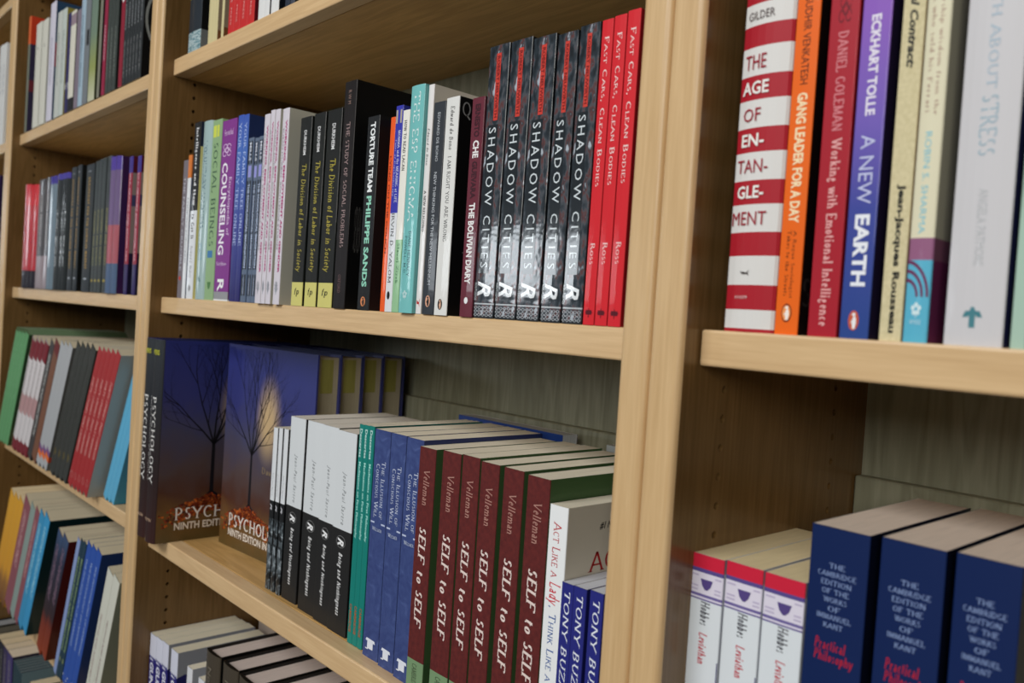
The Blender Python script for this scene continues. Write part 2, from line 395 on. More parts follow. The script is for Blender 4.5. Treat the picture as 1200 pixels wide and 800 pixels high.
def print_on(parent, spec, w, h, d, bulge, coat=0.0):
    """Lay flat print on a book: spec = (part name, text, font, colour, place, t0, t1, a, b)."""
    name, text, font, col, place, t0, t1, a, b = spec[:9]
    lift = spec[9] if len(spec) > 9 else 0.00012
    V, F = glyphs(text, font)
    xs = [v[0] for v in V]; ys = [v[1] for v in V]
    x0, x1, y0, y1 = min(xs), max(xs), min(ys), max(ys)
    out = []
    for (x, y) in V:
        p = (x-x0)/max(x1-x0, 1e-6); q = (y-y0)/max(y1-y0, 1e-6)
        if place == 'c':
            out.append((w+lift, d*(t0+(t1-t0)*p), h*(1-(b+(a-b)*q)))); continue
        if place == 'v': X = w*(a+(b-a)*q); Z = h*(1-(t0+(t1-t0)*p))
        else: X = w*(a+(b-a)*p); Z = h*(1-(t1+(t0-t1)*q))
        out.append((X, -bulge*(1-(2*X/w-1)**2)-lift, Z))
    me = mesh_from(name, out, F, [plain(col, 0.5, coat)])
    return link(name, me, parent)

# ---------------------------------------------------------------- books
def cover_mesh(w, h, d, t, bulge, rnd, zones, spine_default, cover_default, inside):
    """A wrapped cover: back board, spine, front board as one folded sheet, cut into bands where the print changes.
       zones: (from bottom fraction, to fraction, spine material or None, board material or None)"""
    outer = [(0, d), (0, rnd+.0001)]
    outer += [(rnd*(1-math.cos(R(a))), rnd*(1-math.sin(R(a)))) for a in (30, 60)]
    n = 6 if bulge > .0006 else 2
    mid = [(rnd+(w-2*rnd)*j/n) for j in range(n+1)]
    sp0 = len(outer)-2
    outer += [(x, -bulge*(1-(2*x/w-1)**2)) for x in mid]
    outer += [(w-rnd*(1-math.cos(R(a))), rnd*(1-math.sin(R(a)))) for a in (60, 30)]
    sp1 = len(outer)-1
    outer += [(w, rnd+.0001), (w, d)]
    inner = [(t, d), (t, max(t, rnd)), (t*1.3, t*.9), (w-t*1.3, t*.9), (w-t, max(t, rnd)), (w-t, d)]
    prof = outer + inner[::-1]
    N = len(prof); no = len(outer)
    cuts = sorted(set([0.0, 1.0] + [z for zz in zones for z in zz[:2]]))
    mats = []; 
    def mi(m):
        if m not in mats: mats.append(m)
        return mats.index(m)
    V, F, I = [], [], []
    for c in cuts: V += [(x, y, c*h) for x, y in prof]
    for k in range(len(cuts)-1):
        sm, cm = spine_default, cover_default; mid_z = (cuts[k]+cuts[k+1])/2
        for z0, z1, s_, c_ in zones:
            if z0 <= mid_z <= z1:
                if s_ is not None: sm = s_
                if c_ is not None: cm = c_
        for j in range(N):
            j2 = (j+1) % N
            F.append((k*N+j, k*N+j2, (k+1)*N+j2, (k+1)*N+j))
            if j < no-1 or j == no-1 or j == N-1: I.append(mi(sm if sp0-1 <= j <= sp1 else cm))
            else: I.append(mi(inside))
    # end strips
    ni = len(inner)
    for base, flip in ((0, False), ((len(cuts)-1)*N, True)):
        # connect outer chain to inner chain
        oi = list(range(no)); ii = [N-1-j for j in range(ni)]
        a, b_ = 0, 0
        while a < no-1 or b_ < ni-1:
            if b_ >= ni-1 or (a < no-1 and a/(no-1.0) <= b_/(ni-1.0)):
                f = (base+oi[a], base+oi[a+1], base+ii[b_]); a += 1
            else:
                f = (base+oi[a], base+ii[b_+1], base+ii[b_]); b_ += 1
            F.append(f if flip else f[::-1]); I.append(mi(cover_default))
    return mesh_from('cover', V, F, mats, I)

def pages_mesh(x0, x1, y0, y1, z0, z1, m, hollow=0.0):
    """Page block, fore-edge slightly hollow on hardcovers, spine side slightly domed."""
    n = 6; xs = [x0+(x1-x0)*j/n for j in range(n+1)]
    prof = [(x, y1-hollow*(1-(2*(x-x0)/(x1-x0)-1)**2)) for x in xs] + [(x, y0-hollow*.5*(1-(2*(x-x0)/(x1-x0)-1)**2)) for x in reversed(xs)]
    N = len(prof); V = [(x, y, z0) for x, y in prof]+[(x, y, z1) for x, y in prof]
    F = [(j, (j+1) % N, N+(j+1) % N, N+j) for j in range(N)] + [tuple(range(N))[::-1], tuple(range(N, 2*N))]
    me = mesh_from('page_block', V, F, [m]); return me

WHITE = (224, 227, 230)
def book(x, y, z, w, h, d, label, group=None, spine=WHITE, cover=None, zones=(), prints=(), hard=False, lean=0.0, rotz=0.0,
         pages=(230, 220, 196), coat=0.3, rough=0.5, bulge=None, name=None):
    cover = spine if cover is None else cover
    M_ = lambda c: None if c is None else (c if isinstance(c, bpy.types.Material) else plain(c, rough, coat))
    root = bpy.data.objects.new(name or ('hardcover_book' if hard else 'paperback_book'), None)
    root.empty_display_size = 0.02
    C.objects.link(root)
    w = w*math.cos(lean)
    root.location = (x, y, z + w*math.sin(lean)); root.rotation_euler = (0, lean, rotz)
    tag(root, label, 'book', group)
    t = 0.0024 if hard else 0.0004
    b = (0.0022 if hard else 0.0003) if bulge is None else bulge
    rnd = min(w*.2, 0.0016 if hard else 0.0007)
    zz = [(a, b2, M_(s), M_(c)) for a, b2, s, c in zones]
    link('cover', cover_mesh(w, h, d, t, b, rnd, zz, M_(spine), M_(cover), plain((214, 210, 200), .7) if not hard else M_((cover if not isinstance(cover, bpy.types.Material) else (30, 38, 84)))), root)
    pm = pages_mat(pages)
    if hard: pg = pages_mesh(t+.0002, w-t-.0002, .004, d-.004, .003, h-.0035, pm, .0025)
    else: pg = pages_mesh(t+.00005, w-t-.00005, .0009, d-.0004, .0003, h-.0003, pm, 0.0)
    link('page_block', pg, root)
    for s in prints: print_on(root, s, w, h, d, b, coat if coat >= .5 else 0.0)
    return root

# ---------------------------------------------------------------- the room behind the shelves
FLOOR = -1.16
m_wall = noise_print('cream_wall_paint', [(0.3, (214, 206, 188)), (0.7, (224, 217, 200))], 8, rough=0.8, coat=0)
m_floor = noise_print('grey_carpet', [(0.3, (84, 84, 88)), (0.7, (112, 112, 114))], 300, rough=0.95, coat=0)
tag(link('wall_back', box_mesh('wall_back', -5, 3.5, 0.275, 0.375, FLOOR, 1.9, m_wall)), kind='structure')
tag(link('floor', box_mesh('floor', -5, 3.5, -4.2, 0.275, FLOOR-0.1, FLOOR, m_floor)), kind='structure')

# ---------------------------------------------------------------- bookcases
HOLE_Y = (0.051, 0.205)
def side_panel(x0, x1, holes):
    """Upright board with rounded front edges; the right face carries drilled shelf-pin holes."""
    r, yb, z0, z1 = 0.0045, 0.262, -1.135, 1.02
    bm = bmesh.new()
    prof = [(x0, yb), (x0, r)] + [(x0+r*(1-math.cos(R(a))), r*(1-math.sin(R(a)))) for a in (22, 45, 68)] + [(x0+r, 0), (x1-r, 0)]
    prof += [(x1-r*(1-math.cos(R(a))), r*(1-math.sin(R(a)))) for a in (68, 45, 22)] + [(x1, r)]
    lo = [bm.verts.new((x, y, z0)) for x, y in prof]; hi = [bm.verts.new((x, y, z1)) for x, y in prof]
    for j in range(len(prof)-1):
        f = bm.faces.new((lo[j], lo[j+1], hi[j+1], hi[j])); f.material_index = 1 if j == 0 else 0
        f.smooth = j not in (0, 5)
    # right (inner) face
    def q(a, b, c, d_):
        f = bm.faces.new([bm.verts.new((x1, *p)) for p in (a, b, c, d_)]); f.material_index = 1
    if not holes:
        q((r, z0), (yb, z0), (yb, z1), (r, z1))
    else:
        P = 0.0192; top = -0.0365+0.0096+P*36; n = 71
        ys = [r]
        for hy in HOLE_Y: ys += [hy-P/2, hy+P/2]
        ys.append(yb)
        for k in (0, 2, 4): q((ys[k], z0), (ys[k+1], z0), (ys[k+1], z1), (ys[k], z1))
        rad = 0.0027
        for k, hy in ((1, HOLE_Y[0]), (3, HOLE_Y[1])):
            q((ys[k], top), (ys[k+1], top), (ys[k+1], z1), (ys[k], z1))
            q((ys[k], z0), (ys[k+1], z0), (ys[k+1], top-n*P), (ys[k], top-n*P))
            for i in range(n):
                cz = top-P*(i+.5); h = P/2
                out = [bm.verts.new((x1, hy+a*h, cz+b*h)) for a, b in ((1, 0), (1, 1), (0, 1), (-1, 1), (-1, 0), (-1, -1), (0, -1), (1, -1))]
                c1 = [bm.verts.new((x1, hy+rad*math.cos(R(45*j)), cz+rad*math.sin(R(45*j)))) for j in range(8)]
                c2 = [bm.verts.new((x1-0.008, v.co.y, v.co.z)) for v in c1]
                for j in range(8):
                    j2 = (j+1) % 8
                    f = bm.faces.new((out[j], out[j2], c1[j2], c1[j])); f.material_index = 1
                    f = bm.faces.new((c1[j], c1[j2], c2[j2], c2[j])); f.material_index = 1
                f = bm.faces.new(c2); f.material_index = 1
    bmesh.ops.recalc_face_normals(bm, faces=bm.faces[:]) if not holes else None
    me = bpy.data.meshes.new('side_panel'); bm.to_mesh(me); bm.free()
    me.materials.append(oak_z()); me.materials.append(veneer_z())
    return me

def bookcase(xl, xr, tl, tr, levels, label, rail=-0.112):
    root = bpy.data.objects.new('bookcase', None); C.objects.link(root)
    ox = (xl+xr)/2; root.location = (ox, 0, FLOOR)
    tag(root, label, 'bookcase', 'oak bookcases standing side by side')
    def part(name, me, parent=root):
        me.transform(Matrix.Translation((-ox, 0, -FLOOR))); return link(name, me, parent)
    part('side_panel', side_panel(xl-tl, xl, True)); part('side_panel', side_panel(xr+.0003, xr+tr, False))
    part('back_panel', box_mesh('back_panel', xl, xr, 0.2604, 0.268, -1.135, 1.02, laminate()))
    part('back_rail', box_mesh('back_rail', xl+.0006, xr-.0006, 0.2470, 0.2602, -0.335, rail, laminate(), 0.0012, 1))
    part('plinth', box_mesh('plinth', xl+.0006, xr-.0006, 0.03, 0.045, FLOOR, -1.03, oak_x(), 0.001, 1))
    part('top_board', box_mesh('top_board', xl-tl, xr+tr, 0.0, 0.268, 1.0205, 1.043, oak_x(), 0.003, 2))
    for z in levels:
        s = part('shelf', box_mesh('shelf', xl+.0008, xr-.0008, 0.0405, 0.2465 if abs(z+.336) < .02 else 0.2595, z-0.0229, z, veneer_x(), 0.0004, 1))
        part('front_edge', box_mesh('front_edge', xl+.0008, xr-.0008, 0.0195, 0.0405, z-0.0229, z, oak_x(), 0.0016, 2), s)
    return root

bookcase(-2.68, -1.8096, .0222, .0222, (.67, .3338, 0, -.334, -.668, -1.005), 'oak bookcase cut off by the left edge, only a narrow strip of it in view')
bookcase(-1.7648, -.9172, .0220, .0222, (.67, .3346, 0, -.334, -.668, -1.005), 'oak bookcase left of the middle one, whose shelves hold leaning textbooks')
bookcase(-.8724, 0, .0222, .0240, (.67, .3375, 0, -.3373, -.675, -1.01), 'middle oak bookcase, holding the red and black paperbacks and the dusk-blue textbooks')
bookcase(.0489, .9213, .0243, .0222, (.67, .34, .002, -.3373, -.675, -1.01), 'rightmost oak bookcase, nearest the viewer, cut off by the right edge', rail=-.108)

# ---------------------------------------------------------------- books: x of left edge, thickness, height, spine depth (metres)
BOOK_SIZE = {

    'M:grey':(-0.8209,0.0159,0.1897,0.022), 'M:white1':(-0.8047,0.0112,0.1957,0.022), 'M:intel':(-0.7888,0.0215,0.2376,0.022), 'M:volun':(-0.7571,0.0278,0.2344,0.022), 'M:social':(-0.7279,0.028,0.2326,0.022), 'M:couns':(-0.6982,0.0419,0.2279,0.022), 'M:fam1':(-0.6523,0.0152,0.2292,0.022), 'M:fam2':(-0.6369,0.0139,0.2281,0.022), 'M:soc1':(-0.6155,0.014,0.197,0.02), 'M:soc2':(-0.5985,0.0109,0.1951,0.02), 'M:soc3':(-0.5872,0.0123,0.1959,0.02), 'M:emp1':(-0.5658,0.0135,0.2174,0.015), 'M:emp2':(-0.5508,0.0099,0.2202,0.015), 'M:emp3':(-0.5393,0.0114,0.2194,0.015), 'M:emp4':(-0.5213,0.0147,0.2178,0.015), 'M:div1':(-0.4881,0.0241,0.2042,0.02), 'M:div2':(-0.4588,0.024,0.2047,0.02), 'M:div3':(-0.4306,0.0281,0.2042,0.02), 'M:prob':(-0.3959,0.022,0.2276,0.018), 'M:tort':(-0.353,0.0205,0.1874,0.02), 'M:orange':(-0.3133,0.0076,0.1821,0.02), 'M:yalom':(-0.3055,0.0113,0.1915,0.02), 'M:lacan':(-0.2938,0.0106,0.1859,0.02), 'M:esp':(-0.2768,0.0205,0.2041,0.016), 'M:rel':(-0.2561,0.0079,0.2033,0.02), 'M:newth':(-0.244,0.0167,0.1853,0.018), 'M:right':(-0.2263,0.0177,0.1866,0.018), 'M:che':(-0.191,0.016,0.1813,0.018), 'M:sh1':(-0.1749,0.0243,0.2208,0.02), 'M:sh2':(-0.1486,0.0242,0.2202,0.02), 'M:sh3':(-0.1228,0.0244,0.2175,0.02), 'M:sh4':(-0.096,0.0204,0.2151,0.02), 'M:sh5':(-0.0737,0.0197,0.2165,0.02), 'M:fc1':(-0.0525,0.0105,0.2163,0.02), 'M:fc2':(-0.0412,0.0112,0.2169,0.02), 'M:fc3':(-0.0291,0.0115,0.2179,0.02), 
    'L:thin1':(-0.5606,0.0099,0.1922,0.046), 'L:thin2':(-0.5474,0.0087,0.1932,0.046), 'L:thin3':(-0.5348,0.0098,0.1938,0.046), 'L:be1':(-0.5219,0.0341,0.2104,0.047), 'L:be2':(-0.4792,0.0371,0.2113,0.045), 'L:be3':(-0.4412,0.0312,0.2115,0.043), 'L:be4':(-0.4098,0.0364,0.2105,0.042), 'L:de1':(-0.3664,0.0089,0.2225,0.04), 'L:de2':(-0.3573,0.0089,0.2228,0.04), 'L:de3':(-0.3482,0.0091,0.2232,0.04), 'L:il1':(-0.3315,0.0267,0.2228,0.036), 'L:il2':(-0.3011,0.0247,0.2233,0.034), 'L:il3':(-0.2727,0.0257,0.2235,0.032), 'L:se1':(-0.2468,0.0237,0.2192,0.028), 'L:se2':(-0.2132,0.0247,0.2208,0.028), 'L:se3':(-0.1862,0.0223,0.2215,0.028), 'L:se4':(-0.1619,0.0226,0.2199,0.028), 'L:se5':(-0.1336,0.0228,0.22,0.028), 'L:se6':(-0.106,0.0245,0.2188,0.028), 'L:lady':(-0.0801,0.0189,0.2015,0.028), 'L:bu1':(-0.061,0.0119,0.1479,0.026), 'L:bu2':(-0.049,0.0126,0.1483,0.026), 'L:bu3':(-0.0332,0.0128,0.1496,0.026), 
    'R:age':(0.0625,0.0342,0.238,0.024), 'R:gang':(0.0973,0.0148,0.238,0.024), 'R:red':(0.1183,0.0173,0.238,0.024), 'R:earth':(0.1373,0.0163,0.238,0.024), 'R:rous':(0.1594,0.0117,0.238,0.024), 'R:monk':(0.172,0.0124,0.238,0.024), 'R:stress':(0.1924,0.0273,0.238,0.024), 'R:last':(0.2229,0.0068,0.238,0.024), 
    'K:ho1':(0.0462,0.0254,0.1966,0.03), 'K:ho2':(0.0732,0.0254,0.1975,0.03), 'K:ho3':(0.0998,0.026,0.1973,0.03), 'K:ka1':(0.1271,0.0338,0.2329,0.03), 'K:ka2':(0.167,0.0332,0.2342,0.03), 'K:ka3':(0.2048,0.0303,0.2352,0.03), 
    'T:navy':(-0.8286,0.0412,0.235,0.022), 'T:cr1':(-0.762,0.0102,0.235,0.022), 'T:cr2':(-0.7516,0.0088,0.235,0.022), 'T:cr3':(-0.7426,0.0097,0.235,0.022), 'T:cr4':(-0.7204,0.0067,0.235,0.022), 'T:rd1':(-0.6992,0.0161,0.235,0.022), 'T:rd2':(-0.6829,0.017,0.235,0.022), 'T:rd3':(-0.6657,0.0214,0.235,0.022), 'T:rd4':(-0.6441,0.0185,0.235,0.022), 'T:wb1':(-0.6142,0.0147,0.235,0.022), 'T:wb2':(-0.5993,0.0138,0.235,0.022), 'T:wb3':(-0.5811,0.0106,0.235,0.022), 'T:wb4':(-0.5703,0.0083,0.235,0.022), 'T:dk1':(-0.5461,0.0107,0.235,0.022), 'T:dk2':(-0.5334,0.01,0.235,0.022), 
    'A:or':(-1.7235,0.0161,0.2476,0.018), 'A:w1':(-1.656,0.0412,0.2165,0.018), 'A:w2':(-1.6063,0.0412,0.2133,0.018), 'A:wt':(-1.5482,0.0379,0.235,0.018), 'A:e':(-1.4929,0.0294,0.205,0.018), 'A:f':(-1.4599,0.0285,0.2036,0.018), 'A:g':(-1.4198,0.0179,0.1874,0.018), 'A:h':(-1.3995,0.0319,0.1855,0.018), 'A:i':(-1.3597,0.0227,0.18,0.018), 'A:j':(-1.3341,0.0235,0.235,0.018), 'A:k':(-1.3074,0.0282,0.235,0.018), 'A:l':(-1.2728,0.0349,0.235,0.018), 'A:m':(-1.2226,0.0122,0.235,0.018), 'A:n':(-1.1974,0.0146,0.235,0.018), 'A:o1':(-1.1775,0.0141,0.235,0.018), 'A:o2':(-1.1613,0.0164,0.235,0.018), 'A:o3':(-1.1424,0.0171,0.235,0.018), 'A:p':(-1.1099,0.0164,0.235,0.018), 'A:q1':(-1.0909,0.0143,0.235,0.018), 'A:q2':(-1.0744,0.0119,0.235,0.018), 'A:q3':(-1.0606,0.0123,0.235,0.018), 'A:q4':(-1.0462,0.0118,0.235,0.018), 'A:q5':(-1.0325,0.0125,0.235,0.018), 'A:q6':(-1.0179,0.0128,0.235,0.018), 
    'B:r1':(-1.676,0.042,0.2169,0.018), 'B:r2':(-1.6312,0.0286,0.2132,0.018), 'B:r3':(-1.6007,0.028,0.2121,0.018), 'B:g1':(-1.5709,0.0533,0.2194,0.018), 'B:g2':(-1.5144,0.0353,0.2201,0.018), 'B:s1':(-1.4751,0.0213,0.2185,0.018), 'B:s2':(-1.4525,0.0197,0.2183,0.018), 'B:b1':(-1.4285,0.0319,0.2188,0.018), 'B:b2':(-1.3911,0.0213,0.2181,0.018), 'B:b3':(-1.3684,0.019,0.2178,0.018), 'B:y1':(-1.3436,0.031,0.2249,0.018), 'B:y2':(-1.3071,0.0246,0.2262,0.018), 'B:y3':(-1.2537,0.0457,0.2217,0.018), 'B:gr1':(-1.2025,0.0171,0.2234,0.018), 'B:gr2':(-1.1843,0.0183,0.2247,0.018), 'B:gr3':(-1.1648,0.019,0.2258,0.018), 'B:gr4':(-1.1402,0.0214,0.2264,0.018), 'B:p1':(-1.1165,0.0243,0.2216,0.018), 'B:p2':(-1.0907,0.0242,0.2205,0.018), 'B:d1':(-1.0329,0.0165,0.2152,0.018), 'B:d2':(-0.9953,0.0159,0.2126,0.018), 
    'G:gu1':(-0.8982,0.0231,0.1863,0.03), 'G:gu2':(-0.8708,0.0227,0.1876,0.03), 'G:gu3':(-0.8468,0.0225,0.1895,0.03), 'G:gu4':(-0.8232,0.0214,0.1912,0.03), 'G:gu5':(-0.7914,0.0234,0.1911,0.03), 'G:sm1':(-0.7343,0.0169,0.1863,0.03), 'G:sm2':(-0.6967,0.0175,0.1846,0.03), 'G:bk1':(-0.6761,0.0406,0.2297,0.03), 'G:bk2':(-0.6258,0.0411,0.2307,0.03), 'G:bk3':(-0.5807,0.0439,0.2305,0.03), 
}
ORD = {1: ['only'], 2: ['left', 'right'], 3: ['leftmost', 'middle', 'rightmost'],
       4: ['leftmost', 'second from left', 'third from left', 'rightmost'],
       5: ['leftmost', 'second from left', 'middle', 'fourth from left', 'rightmost'],
       6: ['leftmost', 'second from left', 'third from left', 'fourth from left', 'fifth from left', 'rightmost'],
       7: ['leftmost', 'second from left', 'third from left', 'middle', 'fifth from left', 'sixth from left', 'rightmost']}
NUM = {2: 'two', 3: 'three', 4: 'four', 5: 'five', 6: 'six', 7: 'seven'}
SHELF_Z = dict(M=0.0, L=-.3373, T=.3375, R=.002, K=-.3373, A=.3346, B=0.0, G=-.675)
def put(key, label, d=.13, group=None, **kw):
    x, w, h, y = BOOK_SIZE[key]
    return book(x, y, SHELF_Z[key[0]], w, h, d, label, group, **kw)
def series(keys, what, d, group, **kw):
    """Several copies of one title: same print, each with the thickness seen on the shelf."""
    n = len(keys)
    for i, k in enumerate(keys):
        f = kw.get('each'); k2 = {a: b for a, b in kw.items() if a != 'each'}
        if f: k2.update(f(i))
        put(k, ORD[n][i]+' of the '+NUM[n]+' '+what, d, group, **k2)

BLK = (24, 24, 26); CREAM = (232, 226, 204)
# === middle bookcase, eye-level shelf
put('M:grey', 'thin grey paperback, first on the left of the middle bookcase, eye-level shelf', .13, spine=(122, 114, 120), prints=[('title', 'THE FAMILY CRUCIBLE', 's', (200, 200, 210), 'v', .12, .8, .3, .7), ('publisher_mark', '#oval', 's', (200, 60, 50), 'v', .84, .87, .3, .7)])
put('M:white1', 'thin white paperback with an orange top beside the grey one', .13, spine=WHITE, zones=[(.84, 1, (214, 120, 50), (190, 110, 50))],
    cover=(60, 80, 120), prints=[('title', 'LOOKING FORWARD', 's', (60, 70, 90), 'v', .3, .75, .35, .7)])
put('M:intel', 'INTELLIGENCE AND HOW TO GET IT book, black over white spine', .145, spine=WHITE, cover=(230, 224, 150),
    zones=[(.5, 1, BLK, None), (.86, 1, BLK, (34, 46, 70))], hard=False,
    prints=[('title', 'Intelligence and How', 'R', (235, 235, 235), 'v', .03, .47, .28, .72), ('title', 'to Get It', 'R', (60, 60, 60), 'v', .52, .66, .28, .72),
            ('author', 'Richard E. Nisbett', 'ri', (120, 120, 120), 'v', .70, .88, .35, .7), ('publisher_mark', '#leaf', 's', (40, 40, 50), 'h', .92, .96, .25, .75)])
put('M:volun', 'pale sea-green VOLUNTARY MADNESS book', .14, spine=(160, 184, 182), zones=[(0, 1, None, (214, 220, 214))], hard=True,
    prints=[('title', 'VOLUNTARY MADNESS', 'r', (60, 90, 110), 'v', .11, .60, .3, .68), ('author', 'VINCENT', 'r', (90, 150, 190), 'v', .68, .78, .35, .65), ('publisher_mark', '#wave', 's', (90, 120, 120), 'h', .87, .9, .3, .7)])
put('M:social', 'green SOCIAL BEINGS paperback with a yellow square at the top', .15, spine=(144, 176, 128), coat=.2,
    prints=[('patch', '#rect', 's', (206, 214, 80), 'h', .03, .095, .1, .75, .0001), ('title', 'SOCIAL BEINGS', 'r', (44, 82, 60), 'v', .13, .70, .22, .72), ('patch', '#rect', 's', (60, 120, 170), 'h', .725, .765, .15, .7, .0001),
            ('publisher_mark', '#shield', 's', (70, 120, 60), 'h', .9, .94, .3, .7)])
put('M:couns', 'thick purple ENCYCLOPEDIA OF COUNSELING paperback with white lettering', .15, spine=(132, 54, 140),
    zones=[(0, .008, WHITE, WHITE), (.008, .05, (150, 150, 154), (120, 50, 130))],
    prints=[('author', 'Rosenthal', 'r', (230, 200, 235), 'h', .05, .085, .2, .8), ('ornament', '#swirl', 's', (226, 200, 230), 'h', .13, .20, .12, .72),
            ('title', 'COUNSELING', 'S', (240, 236, 242), 'v', .235, .745, .15, .55), ('subtitle', 'Encyclopedia of', 's', (225, 205, 230), 'v', .32, .64, .62, .86),
            ('subtitle', 'Third Edition', 's', (225, 205, 230), 'h', .785, .805, .1, .8), ('publisher_mark', 'R', 'S', (240, 240, 240), 'v', .88, .95, .25, .7)])
series(['M:fam1', 'M:fam2'], 'tall blue YOUR FAMILY ONLINE paperbacks', .15, 'tall blue paperbacks',
       spine=fade_print('blue_to_indigo', [(0, (40, 36, 100)), (.4, (60, 70, 150)), (.8, (70, 110, 190)), (1, (60, 90, 180))], .23), cover=(30, 48, 96),
       prints=[('title', 'YOUR FAMILY TREE ONLINE', 'r', (190, 205, 235), 'v', .04, .70, .25, .75)])
series(['M:soc1', 'M:soc2', 'M:soc3'], 'short SOCIOLOGICAL IMAGINATION paperbacks', .13, 'short black and blue-grey paperbacks', spine=(96, 110, 132),
       cover=(70, 90, 130), coat=.3,
       prints=[('panel', '#rect', 's', (22, 24, 30), 'v', .02, .16, .14, .86, .0001), ('author', 'MILLS', 'S', (210, 214, 225), 'v', .03, .14, .3, .7, .0002), ('patch', '#rect', 's', (150, 150, 214), 'v', .17, .24, .25, .8, .0001),
               ('panel', '#rect', 's', (22, 24, 30), 'v', .26, .80, .14, .86, .0001), ('title', 'THE SOCIOLOGICAL IMAGINATION', 'S', (186, 200, 225), 'v', .28, .79, .3, .7, .0002),
               ('panel', '#rect', 's', (22, 24, 30), 'v', .83, .96, .14, .86, .0001), ('publisher', 'OXFORD', 's', (180, 190, 210), 'v', .85, .95, .35, .65, .0002)])
series(['M:emp1', 'M:emp2', 'M:emp3', 'M:emp4'], 'white paperbacks with magenta EMPLOYMENT AND GENDER lettering', .15, 'white paperbacks with magenta lettering', spine=(216, 210, 218), cover=(196, 194, 180),
       prints=[('title', 'WORKING, EMPLOYMENT AND GENDER', 'B', (176, 52, 116), 'v', .06, .84, .5, .82), ('author', 'SUSAN DURBIN  ROUTLEDGE STUDIES', 's', (130, 130, 130), 'v', .1, .72, .16, .38), ('publisher_mark', '#leaf', 's', (90, 110, 120), 'h', .88, .95, .2, .8)])
series(['M:div1', 'M:div2', 'M:div3'], 'black DIVISION OF LABOR paperbacks with pale yellow feet', .135, 'black paperbacks with a pale yellow foot', spine=(26, 28, 26), cover=(18, 22, 20), zones=[(0, .125, (214, 206, 120), None)], coat=.5,
       prints=[('author', 'DURKHEIM', 'S', (225, 225, 225), 'v', .07, .20, .38, .62), ('title', 'The Division of Labor in Society', 'ri', (186, 172, 66), 'v', .25, .82, .26, .76), ('publisher_mark', 'fp', 'ri', (40, 40, 30), 'h', .905, .95, .28, .72)])
put('M:prob', 'tall dark THE STUDY OF SOCIAL PROBLEMS paperback with a black cover', .155, spine=(26, 21, 21), cover=(12, 12, 13), coat=.2,
    prints=[('author', 'R W M', 's', (150, 120, 110), 'v', .04, .1, .35, .6), ('title', 'THE STUDY OF SOCIAL PROBLEMS', 'r', (176, 150, 148), 'v', .18, .73, .32, .64), ('publisher', 'OXFORD', 'r', (120, 90, 90), 'v', .85, .93, .35, .6),
            ('ornament', '#swirl', 's', (70, 70, 72), 'c', .35, .45, .1, .25), ('cover_title', 'SEVEN', 'r', (90, 88, 86), 'c', .04, .09, .55, .75)])
put('M:tort', 'black TORTURE TEAM paperback with white and green lettering', .13, spine=(28, 30, 32), cover=(24, 22, 24),
    prints=[('title', 'TORTURE TEAM', 'B', (235, 238, 238), 'v', .03, .39, .3, .72), ('author', 'PHILIPPE SANDS', 'B', (150, 214, 190), 'v', .41, .88, .3, .72),
            ('publisher_mark', '#oval', 's', (222, 140, 90), 'h', .93, .98, .3, .7, .0001), ('publisher_mark', '#bird', 's', (30, 30, 30), 'h', .935, .975, .38, .62, .0002),
            ('cover_letters', 'PHIL', 'S', (130, 130, 60), 'c', .1, .5, .93, .985), ('cover_letters', 'Vo', 'r', (120, 40, 50), 'c', .3, .6, .1, .16)])
put('M:orange', 'thin orange paperback beside the TORTURE TEAM book', .13, spine=(240, 92, 30), prints=[('title', 'LYING ON THE COUCH', 'S', (150, 40, 20), 'v', .2, .7, .3, .7)])
put('M:yalom', 'blue over white MOMMA AND THE MEANING OF LIFE paperback', .13, spine=WHITE, cover=(40, 50, 140), zones=[(.48, 1, (52, 56, 170), (46, 50, 150))],
    prints=[('patch', '#rect', 's', (180, 170, 150), 'h', .02, .085, .1, .9, .0001), ('title', 'MOMMA and the MEANING of LIFE', 'r', (225, 225, 240), 'v', .12, .47, .52, .86), ('subtitle', 'Tales of Psychotherapy', 'ri', (200, 200, 230), 'v', .16, .44, .14, .38),
            ('author', 'IRVIN D. YALOM', 'r', (70, 70, 76), 'v', .52, .86, .3, .72), ('publisher_mark', '#oval', 's', (20, 20, 20), 'h', .9, .94, .3, .7)])
put('M:lacan', 'thin white HOW TO READ paperback with a pale green foot', .13, spine=(238, 236, 226), cover=(160, 190, 150), zones=[(0, .36, (150, 196, 150), None)],
    prints=[('title', 'HOW TO READ LACAN', 'R', (60, 60, 60), 'v', .05, .30, .3, .72), ('author', 'Slavoj Zizek', 'r', (60, 110, 80), 'v', .66, .86, .3, .7)])
put('M:esp', 'tall turquoise THE ESP ENIGMA book', .15, hard=False, spine=(118, 192, 190), cover=(96, 166, 164), coat=.5, bulge=.001,
    prints=[('title', 'THE ESP ENIGMA', 'r', (226, 240, 238), 'v', .03, .60, .32, .76), ('author', 'DIANE HENNACY', 'r', (40, 80, 90), 'v', .64, .84, .5, .7), ('author', 'POWELL, M.D.', 'r', (40, 80, 90), 'v', .66, .83, .22, .42), ('publisher_mark', '#flower', 's', (190, 220, 220), 'h', .9, .94, .3, .65)])
put('M:rel', 'slim white paperback with grey lettering and a red tick, right of the turquoise book', .14, spine=(232, 228, 226), cover=(206, 200, 190),
    prints=[('author', 'Edward de Bono', 'ri', (90, 90, 90), 'v', .19, .35, .3, .7), ('title', 'A NEW RELIGION?', 'R', (40, 40, 44), 'v', .46, .64, .3, .72), ('publisher_mark', '#fish', 's', (190, 30, 30), 'h', .93, .97, .2, .8),
            ('cover_patch', '#rect', 's', (60, 110, 140), 'c', .15, .8, .05, .3)])
